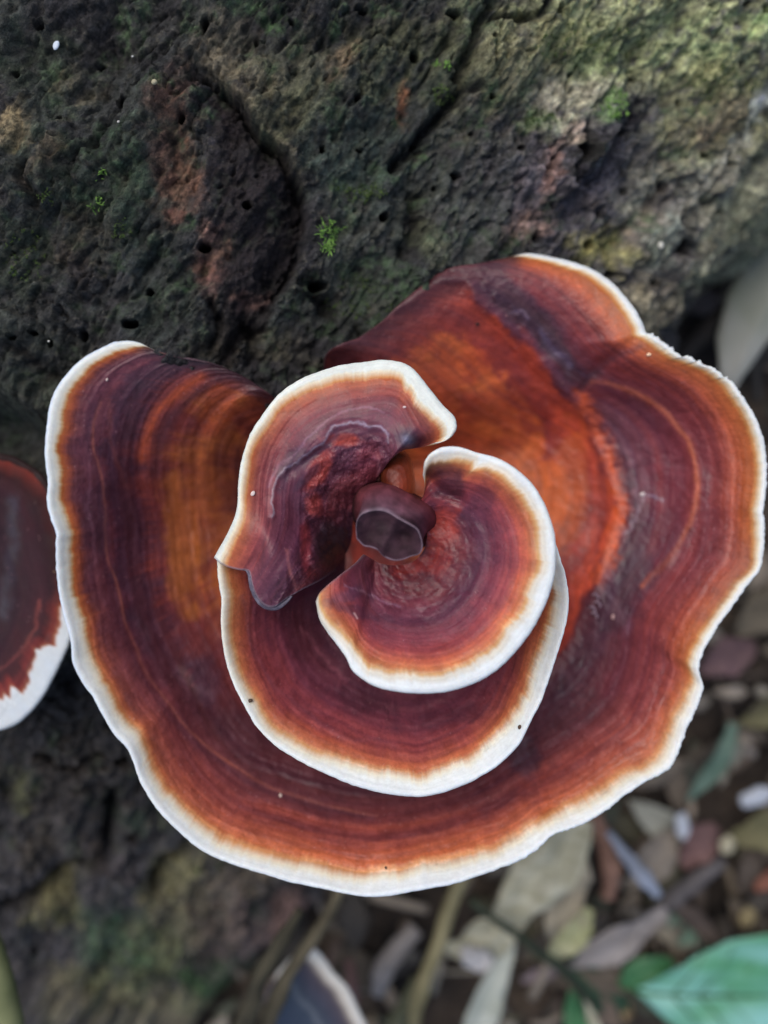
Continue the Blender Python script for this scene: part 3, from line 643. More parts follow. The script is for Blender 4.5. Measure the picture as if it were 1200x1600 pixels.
# ------------------------------------------------------------------ left neighbour fungus
f2 = empty('bracket_fungus', (-7.5, -.8, -2.0), 'dark purple bracket fungus with a ragged white edge, cut off at the left side', 'fungus')
def paint_l(px, py, D, T, A, U):
    k = np.interp(py, [700, 880, 930, 960, 1000, 1040, 1080, 1110, 1135, 1160], [3, 4, 14, 22, 34, 46, 50, 44, 18, 8])
    dd = D-k*(.9+.12*fbm(A/7, D/200, 3, 3)+.42*fbm(A/24, D/200, 2, 5))
    col = ramp(dd, [(-60, (196,206,214)), (-5, (204,208,208)), (0, (176,120,90)), (3, (140,70,50)), (10, (120,50,42)), (30, (58,28,28)), (60, (50,28,30)), (90, (42,28,32)), (150, (36,28,34)), (190, (66,34,38)), (300, (90,40,34))])
    col = np.where((py < 930)[..., None] & (dd < 8)[..., None], lin((48,28,28)), col)
    white = (1-sm(-3, 3, dd))*(py > 930)
    col = blob(col, px, py, 70, 850, 40, 130, 8, (46,28,32), .7*(1-white), 2)
    col = stroke(col, px, py, [(20,780),(22,840),(14,900),(5,960)], 9, (78,84,94), .5*1, 4, 4, 14, .6)
    col = stroke(col, px, py, [(62,940),(52,990),(30,1020),(0,1045)], 3, (134,70,60), .5, 4, 3, 14, .3)
    return np.clip(np.where(white[..., None] > .5, col, .8*skin_noise(col, A, D, 2, .2, .05)), 0, .9)
rim = [(-120,690,-1.9),(-60,700,-1.85),(0,708,-1.8),(40,722,-1.75),(75,752,-1.7),(100,812,-1.65),(115,880,-1.6),(120,940,-1.6),(112,995,-1.55),(86,1055,-1.5),(62,1095,-1.5),(36,1125,-1.5),(0,1142,-1.5),(-60,1150,-1.6),(-140,1120,-1.8)]
shelf(f2, rim, [(-90,820,-2.6),(-70,840,-2.7),(-60,880,-2.8),(-70,920,-2.8),(-90,940,-2.7)], [(-120,690,-1.9),(-100,760,-2.3),(-90,820,-2.6)], [(-140,1120,-1.8),(-110,1020,-2.3),(-90,940,-2.7)],
      paint_l, lambda px, py, D, T, A, U: .25*np.sin(T*math.pi)+.014*fbm(A/250, D/9, 3, 2)*sm(15, 45, D)+.04*fbm(A/90, D/60, 3, 6)*sm(10, 60, D),
      lambda a, b: np.interp(b, [700, 900, 1000, 1080, 1140], [8, 14, 34, 50, 20]), thick=.10, ncol=380, nrow=90, nmar=30, jit=1.0, skin=M_bud)
V, Fq = tube_data([[-8.6, -.9, -4.4], [-8.8, -1.0, -3.2], [-8.9, -1.0, -2.6]], [.9, .7, .6], 18, .1, 2)
poly_obj('stem', V, Fq, bpy.data.materials['fungus_stem'], f2)

# ------------------------------------------------------------------ fungus low down at the bottom edge
f3 = empty('bracket_fungus', (-2.7, -14.5, -9.2), 'blurred slate coloured bracket fungus with a pale rim at the bottom edge', 'fungus')
def paint_b(px, py, D, T, A, U):
    col = ramp(D+2*fbm(A/30, D/30, 3, 2), [(0, (206,206,204)), (14, (206,202,192)), (20, (150,140,130)), (27, (74,66,74)), (45, (62,62,76)), (60, (58,66,80)), (68, (92,98,108)), (74, (58,68,84)), (110, (54,64,84)), (200, (50,58,74))])
    return np.clip(col, 0, .9)
rim = [(436,1515,-7.9),(462,1490,-7.8),(486,1480,-7.8),(504,1494,-7.8),(521,1518,-7.8),(545,1545,-7.8),(562,1580,-7.8),(577,1612,-7.8),(585,1660,-7.9),(560,1715,-8.0),(500,1740,-8.2)]
shelf(f3, rim, [(410,1590,-8.8),(414,1610,-8.9),(420,1630,-8.9),(425,1650,-8.9)], [(436,1515,-7.9),(420,1550,-8.3),(410,1590,-8.8)], [(500,1740,-8.2),(460,1700,-8.6),(425,1650,-8.9)],
      paint_b, lambda px, py, D, T, A, U: .3*np.sin(T*math.pi)+.02*fbm(A/90, D/30, 3, 6), lambda a, b: 18+0*a, thick=.12, ncol=240, nrow=60, nmar=14, jit=.6)

# ------------------------------------------------------------------ LOG
def dense_axis(a, b, step, lo, hi, nc):
    return np.concatenate([np.linspace(lo, a, nc, endpoint=False), np.arange(a, b, step), np.linspace(b, hi, nc)])
STEP = .031
ls = dense_axis(-14.5, 17.5, STEP, -42, 40, 40)
# angle sampling, even in arc length across the part in view
pf = np.linspace(-.35, 2.05, 4000); arc = np.concatenate([[0], np.cumsum(np.hypot(np.diff(-RA*np.cos(pf)), np.diff(RB*np.sin(pf))))])
nphi = int(arc[-1]/STEP); ph = np.interp(np.linspace(0, arc[-1], nphi), arc, pf)
ph = np.concatenate([ph, np.linspace(2.05, 2*math.pi-.35, 70)[1:]])
arc_all = np.interp(ph, pf, arc)+np.maximum(ph-2.05, 0)*11
Lg, Ph = np.meshgrid(ls, ph, indexing='ij'); Ar = np.broadcast_to(arc_all[None], Lg.shape)
s_ = RA-RA*np.cos(Ph)
BX = L0[0]+LN[0]*s_; BY = L0[1]+LN[1]*s_
lb = BX*LD[0]+BY*LD[1]
BX = BX+(Lg-lb)*LD[0]; BY = BY+(Lg-lb)*LD[1]
BZ = ZC+RB*np.sin(Ph)-drop(np.minimum(Lg, 17)+0*Ph)
X = np.stack([BX, BY, BZ], -1)
nz = np.sin(Ph)/RB; nh = -np.cos(Ph)/RA; nl = np.sqrt(nz**2+nh**2); nz, nh = nz/nl, nh/nl
NRM = np.stack([nh*LN[0], nh*LN[1], nz], -1)
px, py = pix(X)
vis = sm(-.4, 0, Ph)*sm(2.3, 1.9, Ph)
wx = px+7*fbm(px/28, py/28, 4, 1)+2.5*fbm(px/7, py/7, 3, 3); wy = py+7*fbm(px/28+31, py/28, 4, 2)+2.5*fbm(px/7+4, py/7, 3, 5)
# grain runs along the log
g1 = fbm(Lg/5.0, Ar/2.4, 5, 1); g2 = fbm(Lg/1.15+.4*g1, Ar/.62, 5, 3); g3 = fbm(Lg/.42, Ar/.20, 4, 5); g4 = fbm(Lg/.14, Ar/.09, 3, 2)
ridged = 1-np.abs(fbm(Lg/2.6, Ar/.9, 4, 6))*2
h = .36*g1+.15*g2+.055*g3+.022*g4-.10*np.clip(ridged-.55, 0, 1)*2
tv = 3.4*fbm(Lg/2.6, Ar/1.1, 5, 1)+.35*fbm(Lg/.25, Ar/.2, 3, 4); tf = tv-np.floor(tv); ter = np.floor(tv)+sm(.86, 1, tf)
tv2 = 3.0*fbm(Lg/.8, Ar/.6, 4, 5); tf2 = tv2-np.floor(tv2); ter2 = np.floor(tv2)+sm(.8, 1, tf2)
cr5 = fbm(px/7, py/7, 4, 6)
h = h+.13*ter+.05*ter2+.02*cr5+.02*np.abs(fbm(px/3.5, py/3.5, 2, 2))
crack = np.clip(1-np.abs(fbm(Lg/1.9, Ar/.5, 4, 2))*9, 0, 1)*np.clip(fbm(Lg/4, Ar/3, 2, 4)+.2, 0, 1)
h = h-.16*crack
col = np.broadcast_to(lin((46,44,45)), px.shape+(3,)).copy()
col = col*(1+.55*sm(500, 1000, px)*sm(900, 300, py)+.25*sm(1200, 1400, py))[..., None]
mott = np.clip(.75+.55*fbm(Lg/.5, Ar/.3, 4, 2)+.5*fbm(Lg/.16, Ar/.12, 3, 6), .05, 1)
def B(cx, cy, rx, ry, an, c, a, seed=0):
    global col; col = blob(col, wx, wy, cx, cy, rx, ry, an, c, a*mott, seed, .5, 24, .55)
for i, b in enumerate([
 (980,70,300,125,-6,(122,124,88),.95),(830,110,90,90,-30,(112,106,84),.8),(1130,190,110,120,0,(116,114,80),.9),(1160,380,130,190,-50,(124,122,100),.95),(1010,490,130,60,-50,(120,112,92),.9),
 (890,150,90,40,-20,(128,122,108),.7),(700,240,60,130,35,(66,64,62),.6),(950,90,60,30,0,(118,132,84),.6),(870,60,50,40,0,(124,120,78),.5),(1080,60,60,40,0,(110,122,84),.6),(1190,40,40,30,0,(84,112,66),.6),
 (965,160,24,30,0,(112,144,84),.8),(845,185,34,20,0,(86,112,66),.7),(740,110,70,60,0,(92,92,66),.6),(620,60,120,60,-20,(76,78,58),.7),(470,110,90,60,-40,(88,84,66),.8),(440,180,80,50,-20,(84,82,60),.8),
 (545,260,80,90,-60,(60,70,62),.8),(560,380,70,70,0,(70,68,64),.6),(600,520,60,60,0,(62,68,60),.6),(530,470,90,50,0,(66,66,58),.6),(660,330,40,60,30,(80,78,64),.6),(680,380,30,40,0,(96,100,72),.6),
 (640,140,13,40,5,(140,92,66),.9),(540,90,20,40,30,(126,104,80),.7),(350,60,50,60,-40,(104,94,80),.7),(330,80,26,16,30,(150,138,118),.8),(400,120,60,24,40,(110,100,80),.7),(200,60,110,60,0,(52,50,48),.7),
 (150,280,90,80,-20,(44,58,42),.85),(60,110,50,70,0,(50,58,44),.7),(30,210,24,34,20,(138,122,92),.9),(105,130,40,18,-50,(92,82,62),.7),(130,150,46,14,-55,(84,74,58),.6),(75,260,46,20,-40,(82,66,52),.7),
 (50,330,60,60,0,(38,40,40),.6),(30,400,60,60,0,(46,54,40),.6),(130,370,60,50,0,(64,54,44),.6),(240,470,90,60,20,(48,56,46),.6),(60,520,100,50,0,(54,54,46),.5),(200,430,60,50,0,(54,52,54),.6),
 (270,220,32,105,10,(94,70,60),.85),(288,290,26,50,20,(118,86,68),.75),(262,150,28,44,0,(88,66,60),.8),(268,332,18,12,0,(120,86,74),.9),(330,385,40,28,-30,(120,90,78),.85),(335,420,30,20,10,(122,86,76),.9),(328,440,30,20,50,(98,68,62),.7),
 (398,465,30,17,-12,(112,80,76),.9),(360,200,50,70,-50,(44,38,42),.9),(410,300,60,110,-20,(46,42,46),.95),(380,400,50,70,0,(48,44,48),.8),(350,540,60,30,-20,(78,68,52),.6),(430,540,80,30,20,(74,70,52),.5),
 (880,300,90,70,-40,(58,56,62),.9),(960,230,50,110,40,(52,50,56),.9),(1010,170,46,60,40,(56,52,54),.8),(800,250,80,90,0,(74,70,72),.6),(840,290,40,70,30,(96,84,84),.4),(900,330,100,30,-35,(62,58,62),.8),(840,350,34,24,-20,(134,110,100),.8),
 (810,370,30,16,0,(120,96,86),.7),(870,260,10,60,20,(142,112,100),.6),(905,200,12,40,40,(138,120,108),.7),(1020,330,60,16,-50,(134,116,100),.6),(945,390,50,36,0,(118,112,66),.8),(1010,270,30,60,30,(76,74,70),.7),(1080,210,30,60,40,(84,78,60),.7),
 (1120,190,50,24,-50,(84,70,60),.7),(1190,160,24,40,40,(176,178,168),.9),(1150,210,50,9,-55,(156,154,138),.8),(1095,300,40,100,45,(88,84,82),.6),(1050,300,20,50,35,(60,58,58),.7),(1060,385,26,26,0,(58,54,56),.9),(1040,420,30,50,30,(84,78,76),.8),(1030,370,34,50,30,(78,84,76),.7),
 (735,330,70,60,40,(78,76,74),.6),(760,390,60,30,-30,(72,70,66),.6),(700,130,24,60,30,(52,58,50),.8),
 (90,1430,36,50,30,(104,98,66),.8),(230,1500,110,60,-30,(82,86,58),.85),(310,1400,90,70,-40,(98,92,72),.8),(170,1470,60,40,0,(50,72,50),.8),(330,1530,60,40,-20,(58,88,52),.8),(270,1390,30,60,35,(108,104,72),.6),
 (436,1430,18,56,38,(150,118,108),.95),(360,1440,60,60,0,(90,76,72),.7),(400,1380,40,30,0,(104,92,76),.6),(470,1420,30,60,35,(62,54,58),.8),(250,1580,120,40,0,(104,96,76),.7),(110,1560,60,40,0,(84,80,60),.6),
 (100,1250,120,80,0,(58,52,48),.6),(30,1240,40,30,0,(80,82,52),.7),(130,1180,80,60,0,(62,56,50),.5),(150,1350,60,40,0,(66,58,58),.5),(60,1330,40,30,0,(70,62,50),.5),(60,630,90,60,0,(48,46,38),.6),(200,1290,30,20,0,(54,72,56),.5)]):
    B(*b, seed=i % 7)
# colour breaks up along the grain
var = (1+.30*g2+.34*g3+.40*g4+.30*fbm(px/3.2, py/3.2, 3, 3)+.25*(tf-.5))*1.32
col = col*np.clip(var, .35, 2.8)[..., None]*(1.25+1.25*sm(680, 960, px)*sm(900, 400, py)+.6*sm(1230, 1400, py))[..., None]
ed = np.exp(-((tf-.90)/.05)**2)+.6*np.exp(-((tf2-.84)/.06)**2); et = np.exp(-((tf-.06)/.06)**2)
col = col*(1-.5*np.clip(ed, 0, 1))[..., None]; col = mixc(col, (128,120,100), .34*et*np.clip(.5+g3, 0, 1))
pale = np.clip(fbm(Lg/.8, Ar/.35, 5, 7)-.55, 0, 1)*1.5
col = mixc(col, (120,106,92), pale*.5)
spk = (vn(px/2.6, py/2.6, 4) > .955)*(vn(px/40, py/40, 2) > .5)
col = mixc(col, (150,146,130), spk*.45)
mo = np.clip(fbm(px/34, py/34, 5, 5)-.15, 0, 1)*(.35+.65*sm(120, 700, px+300-.5*py))*np.clip(.6+cr5, 0, 1.3)
col = mixc(col, (96,124,82), mo*.9)
film = np.clip(fbm(px/110, py/110, 4, 6)+.35, 0, 1)*np.clip(.55+.5*g3, 0, 1)
col = mixc(col, (74,88,72), film*.45*sm(900, 700, py))
# cavity with an overhanging plate edge to its right
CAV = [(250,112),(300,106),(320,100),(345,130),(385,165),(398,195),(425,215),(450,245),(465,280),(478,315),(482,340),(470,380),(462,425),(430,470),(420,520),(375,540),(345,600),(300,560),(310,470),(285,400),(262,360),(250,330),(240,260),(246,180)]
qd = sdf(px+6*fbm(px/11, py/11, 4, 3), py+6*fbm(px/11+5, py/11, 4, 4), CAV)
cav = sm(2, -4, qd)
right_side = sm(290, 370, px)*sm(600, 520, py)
col = mixc(col, (44,37,38), cav*sm(320, 360, px)*.8)*(1+.35*cav*fbm(px/4+py/9, py/22-px/40, 4, 3))[..., None]  # dark decayed wood, with recess shade painted in as well
col = mixc(col, (124,114,92), .75*np.exp(-((qd-7)/5)**2)*right_side*sm(330, 200, py))
h = h-cav*(.12*right_side+.42*right_side*sm(-60, 0, qd))+.16*np.exp(-((qd-12)/14)**2)*right_side
col = col*(1-.45*np.exp(-((qd+4)/8)**2)*right_side)[..., None] if False else col
# streaks where the surface has rotted through or is bare, over the lichen colours
for b in [(960,215,34,95,42,(46,43,48),.9),(990,185,26,50,50,(44,42,46),.85),(900,315,80,44,-38,(48,46,50),.85),(1000,250,22,46,40,(50,48,50),.7),(1065,385,24,22,0,(42,41,42),.9),(1040,432,22,40,30,(66,62,62),.8),(1135,205,44,15,-50,(66,56,50),.7),
    (1045,305,14,44,38,(46,44,46),.8),(915,238,17,38,30,(44,44,38),.9),(872,232,16,30,20,(52,50,48),.7),(790,180,50,26,-40,(62,58,60),.6),(1100,290,14,60,45,(70,66,64),.5),
    (270,175,24,50,8,(104,76,64),.8),(284,255,18,40,12,(128,92,72),.8),(262,285,14,22,0,(120,88,74),.75),(270,332,19,12,0,(134,94,80),.9),(340,392,30,14,-35,(140,108,90),.85),(322,412,18,12,30,(140,100,84),.8),(395,466,30,15,-14,(128,98,88),.85),
    (345,90,34,16,50,(140,130,108),.75),(372,118,34,14,35,(126,116,92),.7),(430,200,26,50,-45,(98,96,72),.6),(530,350,36,18,-30,(84,96,72),.6),(1185,175,16,26,45,(190,192,182),.8),(840,350,24,16,0,(158,130,116),.8),(868,275,8,34,15,(150,116,104),.8),(760,95,30,24,0,(118,114,84),.6),
    (900,60,70,40,-20,(140,146,104),.6),(1000,40,60,26,0,(134,140,110),.6),(800,120,50,20,-30,(132,128,104),.6),(1150,350,50,80,-50,(132,134,106),.5),(1000,500,70,26,-45,(134,128,108),.5),(640,150,10,30,6,(150,104,76),.8),
    (60,1250,40,26,0,(74,66,58),.6),(250,1440,60,30,-30,(112,106,86),.6),(120,1540,60,30,0,(104,98,78),.6),(330,1480,50,30,-30,(98,84,76),.6),(100,1420,26,34,30,(118,112,80),.7),(434,1432,15,50,38,(164,128,116),.9)]:
    cx_, cy_, rx_, ry_, an_, c_, a_ = b
    col = blob(col, wx, wy, cx_, cy_, rx_, ry_, an_, c_, a_*np.clip(.55+.9*g4+.7*g3, .1, 1), 3, .55, 16, .5)
# crevices with their gap shade painted in, width in px, depth in cm
for poly, w, dep in [([(306,110),(345,137),(381,172),(394,202),(420,222),(445,250),(460,284),(472,318),(477,345),(465,380),(456,425),(430,462)],5,.45),([(770,0),(745,60),(728,110),(735,135),(700,165),(665,210),(640,240),(622,262)],9,.55),([(660,300),(655,350),(640,400)],12,.5),([(780,25),(830,25),(860,5)],8,.4),
    ([(395,570),(400,525),(385,505)],9,.4),([(20,545),(60,570),(90,590)],8,.2),([(0,1418),(60,1402),(110,1372),(165,1352),(175,1310),(182,1250)],9,1.1),([(250,1395),(262,1365),(295,1335)],7,.8),([(60,1180),(100,1200),(150,1185)],6,.6),([(870,262),(900,210),(925,190)],4,.3),([(1100,470),(1060,500),(1010,545)],6,.4),([(590,90),(560,150),(520,215)],4,.2),([(330,130),(310,170),(318,230)],4,.2),([(250,1400),(270,1360),(300,1330)],10,.4),
    ([(470,440),(490,440),(500,465),(520,480)],10,.5),([(560,520),(590,545)],10,.4),([(40,270),(55,300),(58,320)],9,.4),([(90,290),(130,240),(150,225)],7,.25),([(1230,410),(1130,490),(1050,575)],26,1.6),
    ([(400,1600),(430,1520),(470,1440),(500,1400)],10,.5),([(1140,395),(1110,430),(1080,455)],9,.4),([(720,280),(690,330),(660,380),(640,440)],4,.12),([(960,130),(930,180),(900,230)],5,.14),([(870,300),(840,340)],4,.1),
    ([(330,470),(345,500),(330,540)],7,.35),([(80,470),(100,490),(110,520)],3,.2),([(130,300),(200,230),(230,215)],4,.12),([(925,200),(912,240),(902,280)],9,.4),([(1100,300),(1060,350)],8,.2),([(0,480),(60,500)],4,.15),([(250,1180),(180,1130)],10,.3)]:
    sp, _ = spline(poly, len(poly)*4); e_ = 3.2*w+30
    bm = (px > sp[:, 0].min()-e_) & (px < sp[:, 0].max()+e_) & (py > sp[:, 1].min()-e_) & (py < sp[:, 1].max()+e_)
    FX, FY, FWX, FWY = px, py, wx, wy; px, py, wx, wy = px[bm], py[bm], wx[bm], wy[bm]
    q = seg_dist(wx+(w < 5.5)*5*fbm(px/9, py/9, 3, 6), wy+(w < 5.5)*5*fbm(px/9+3, py/9, 3, 7), sp); a = np.exp(-(q/w)**2)*(1-(w < 5.5)*.7*vn(px/16, py/16, 3))
    h[bm] -= dep*a; col[bm] = mixc(col[bm], (40,36,36), a*.6)
    px, py, wx, wy = FX, FY, FWX, FWY
# beetle holes
HOLES = [(187,155,9),(319,32,9),(711,17,9),(606,336,8),(721,271,8),(846,371,9),(929,385,9),(1038,293,9),(202,505,11),(126,522,9),(387,322,8),(284,185,7),(145,85,8),(318,383,10),(70,50,8),(567,5,9),(1060,385,15),(655,75,9),
         (880,12,9),(1160,5,8),(1182,20,9),(230,452,8),(22,528,5),(52,520,5),(75,535,6),(1005,120,6),(985,205,7),(1130,255,6),(770,60,5),(905,110,5),(820,230,6),(745,205,5),(870,320,6),(985,300,6),(1120,330,7),(1010,440,6),(800,330,5),(1075,160,6),(690,290,5),(945,335,6),(1150,100,5),(400,60,6),(455,30,5),(95,190,6),(30,120,6),(560,150,5),(505,230,6),(565,230,5),(960,430,8),(1100,245,7),(192,1195,11),(208,1315,10),(55,1500,8),(915,235,12),(1052,345,6),(480,600,10),(770,150,5),(420,1500,9),(660,215,5),(500,445,12)]
for x, y, r in HOLES:
    m_ = (abs(px-x) < 40) & (abs(py-y) < 40)
    ex = 1.0+.25*math.sin(x*3.1)
    if not m_.any(): continue
    a_, b_ = px[m_], py[m_]
    q = np.hypot((a_-x)*ex, (b_-y)/ex)/r+.16*fbm(a_/6, b_/6, 2, 3)
    h[m_] += -.75*(1-sm(.62, 1.0, q))+.03*np.exp(-((q-1.25)/.2)**2)
    col[m_] = mixc(col[m_], (26,23,23), .95*(1-sm(.7, 1.05, q)))
X = X+NRM*(h*vis+.3*g1*(1-vis))[..., None]
# the pocket the fungi grow out of
def carve_mask(px, py):
    poly = [p[:2] for p in RIM_BIG]+[p for p in CONTACT_R[1:]]+[(470,600)]+CONTACT_L[::-1][:-1]
    q = sdf(px, py, poly); a = sm(-8, -55, q)*4.0
    con = np.minimum(seg_dist(px, py, CONTACT_L), seg_dist(px, py, CONTACT_R))
    return a*sm(0, 60, con+10)
nearm = (px > 0) & (px < 1300) & (py > 350) & (py < 1500)
cm = np.zeros(px.shape); cm[nearm] = carve_mask(px[nearm], py[nearm])
X[..., 2] -= cm
# clear the log under the caps' free rims so that they overhang
px2, py2 = pix(X)
q = np.zeros(px.shape)+99; q[nearm] = sdf(px2[nearm], py2[nearm], RIM_BIG)
lim = np.where((q < 45) & (py2 > 640), -1.1-.0*q, 99)
X[..., 2] = np.where(X[..., 2] > lim, lim-.35*(1-np.clip(q, 0, 45)/45)+.25*g2+.1*g3, X[..., 2])
q3 = np.hypot((px2+40)/190, (py2-900)/270)
X[..., 2] = np.where((q3 < 1.1) & (X[..., 2] > -2.6), X[..., 2]+(np.minimum(-2.6, X[..., 2])-X[..., 2])*sm(1.1, .9, q3), X[..., 2])
log_root = empty('fallen_log', (0, 6, -15.0), 'rotting mossy fallen log pitted with beetle holes, carrying the fungi', 'log')
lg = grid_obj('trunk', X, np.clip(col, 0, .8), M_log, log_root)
# sawn-off ends outside the picture
for row, sgn in ((X[0], 1), (X[-1], -1)):
    cen = row.mean(0); V = np.vstack([row[::12], cen]); n = len(V)-1
    poly_obj('end_grain', V, [(i, (i+1) % n, n) if sgn > 0 else ((i+1) % n, i, n) for i in range(n)], mat_simple('end_wood', (70,56,44), (104,84,62), scale=60), log_root)
# surface lookup for things resting on the log
def on_log(x_px, y_px):
    d2 = (px2-x_px)**2+(py2-y_px)**2+np.where(X[..., 2] < -8, 1e6, 0)
    m_ = d2 < 14
    if m_.any(): return X[m_][np.argmax(X[m_][:, 2])]
    i = np.unravel_index(np.argmin(d2), d2.shape); return X[i]

# ------------------------------------------------------------------ moss tufts on the log
M_moss_dim = mat_simple('moss_dim', (50, 66, 36), (90, 108, 58), rough=.75, scale=700, spec=.15)
def moss(cx, cy, rx, ry, n, ln, label, seed=0, ang0=None):
    bright = seed in (1, 3, 4, 7, 9)
    if not bright: n = int(n*1.8); ln = ln*.6
    rg = np.random.default_rng(seed); V = []; Fq = []
    c0 = on_log(cx, cy)
    for k in range(n):
        a, r_ = rg.uniform(0, 6.283), math.sqrt(rg.random())
        p = on_log(cx+rx*r_*math.cos(a), cy+ry*r_*math.sin(a)) if k % 3 == 0 else p+rg.normal(0, .03, 3)*np.array([1, 1, .3])
        L_ = ln*rg.uniform(.5, 1.2); az_ = rg.uniform(0, 6.283); ti = rg.uniform(.3, 1.1); w = .008*rg.uniform(.7, 1.4)
        d = np.array([math.cos(az_)*math.sin(ti), math.sin(az_)*math.sin(ti), math.cos(ti)])
        sd_ = np.array([-math.sin(az_), math.cos(az_), 0]); b0 = len(V)
        tip = p+d*L_+np.array([d[0], d[1], -.2])*L_*.3; mid = p+d*L_*.55
        V += [p-sd_*w-d*.03, p+sd_*w-d*.03, mid+sd_*w*1.1+np.array([0, 0, .004]), tip, mid-sd_*w*1.1, mid+d*.0-np.array([0, 0, .01])]
        Fq += [(b0, b0+1, b0+2, b0+4), (b0+4, b0+2, b0+3), (b0, b0+5, b0+1), (b0+5, b0+2, b0+1), (b0, b0+4, b0+5), (b0+4, b0+3, b0+5), (b0+5, b0+3, b0+2)]
    o = poly_obj('moss_tuft', V, Fq, M_moss if bright else M_moss_dim, None, False, origin=c0)
    return tag(o, label, 'moss', 'moss growing on the log', 'stuff')
moss(515, 370, 12, 26, 150, .11, 'bright green moss tuft right of the dark cavity in the log', 1)
moss(560, 300, 40, 12, 110, .07, 'thin line of moss running right of the bright tuft', 2)
moss(160, 275, 7, 10, 22, .09, 'little bright moss sprig on the dark green patch, upper one', 3)
moss(153, 325, 5, 16, 22, .09, 'thin moss sprig on the dark green patch under the little bright one', 4)
moss(190, 360, 12, 16, 40, .07, 'dim moss specks at the lower right of the dark green patch', 5)
moss(72, 310, 12, 12, 34, .07, 'dim moss beside the dark hollow at the left', 6)
moss(690, 100, 12, 8, 44, .08, 'small bright moss sprig beside the orange wood streak', 7)
moss(692, 150, 16, 16, 60, .07, 'moss on the left lip of the long black crevice', 8)
moss(963, 165, 20, 24, 150, .07, 'yellow green moss cushion below the olive lichen field', 9)
moss(845, 185, 26, 12, 80, .06, 'flat green moss patch left of the yellow green cushion', 10)
moss(40, 400, 34, 40, 90, .06, 'dull moss film near the left border', 11)
moss(1120, 130, 60, 30, 220, .05, 'pale moss scattered over the upper right of the log', 12)
moss(930, 70, 90, 34, 300, .045, 'fine moss felt on the lit olive top of the log', 13)
moss(560, 470, 60, 40, 120, .05, 'grey green moss film above the gap between the cap lobes', 14)
moss(340, 1530, 40, 18, 90, .10, 'moss at the lower left foot of the log', 15)
# pale grains lying on the log and fungus
def grain(x, y, r, z, c, nm, label, cat='grain', el=1.6, ang=0.5, onlog=True):
    p = on_log(x, y); p = P(np.float64(x), np.float64(y), p[2]+r*.9) if onlog else P(np.float64(x), np.float64(y), z)
    th = np.linspace(0, math.pi, 9); ps = np.linspace(0, 2*math.pi, 14, endpoint=False)
    V = []; Fq = []
    for i, t_ in enumerate(th):
        for j, q_ in enumerate(ps):
            k = 1+.15*math.sin(3*q_+x)*math.sin(t_)
            v = np.array([math.cos(t_)*r*el, math.sin(t_)*math.cos(q_)*r*k, math.sin(t_)*math.sin(q_)*r*.7*k])
            V.append(p+np.array([v[0]*math.cos(ang)-v[1]*math.sin(ang), v[0]*math.sin(ang)+v[1]*math.cos(ang), v[2]]))
    for i in range(8):
        for j in range(14): Fq.append((i*14+j, i*14+(j+1) % 14, (i+1)*14+(j+1) % 14, (i+1)*14+j))
    m = bpy.data.materials.get('grain_%d_%d_%d' % c) or mat_simple('grain_%d_%d_%d' % c, c, tuple(min(255, v+12) for v in c), rough=.5, scale=900)
    return tag(poly_obj(nm, V, Fq, m, None, True, origin=p), label, cat)
grain(88, 71, .055, 0, (206,216,226), 'seed', 'tiny white oval seed on the dark upper left of the log', 'seed', 1.7, 1.2)
grain(241, 128, .05, 0, (168,160,130), 'wood_chip', 'pale grain of wood at the upper left edge of the cavity', 'wood chip', 1.1)
grain(185, 190, .022, 0, (214,210,204), 'seed', 'white speck below the round beetle hole at the upper left', 'seed', 1.2)
grain(207, 88, .018, 0, (190,190,186), 'seed', 'tiny white speck above the round beetle hole at the upper left', 'seed', 1.2)
grain(1033, 383, .06, 0, (206,204,192), 'seed', 'whitish fleck beside the wide dark pit at the upper right of the log', 'seed', 1.3, 1.7)
grain(76, 533, .02, 0, (200,200,190), 'seed', 'small white speck on the log left of the big cap', 'seed', 1.2)

# ------------------------------------------------------------------ GROUND
GZ = -15.0
gx = np.concatenate([-np.geomspace(22, 3000, 26)[::-1], np.linspace(-21, 21, 240), np.geomspace(22, 3000, 26)])
GX, GY = np.meshgrid(gx, gx-0.0, indexing='ij')
gh = GZ+(.7*fbm(GX/6, GY/6, 4, 3)+.25*fbm(GX/1.3, GY/1.3, 3, 5))
gc = ramp(fbm(GX/3, GY/3, 4, 2), [(-.8, (44,40,37)), (0, (66,58,52)), (.8, (92,80,68))])
gr = grid_obj('ground', np.stack([GX, GY, gh], -1), gc, M_soil); tag(gr, kind='structure')

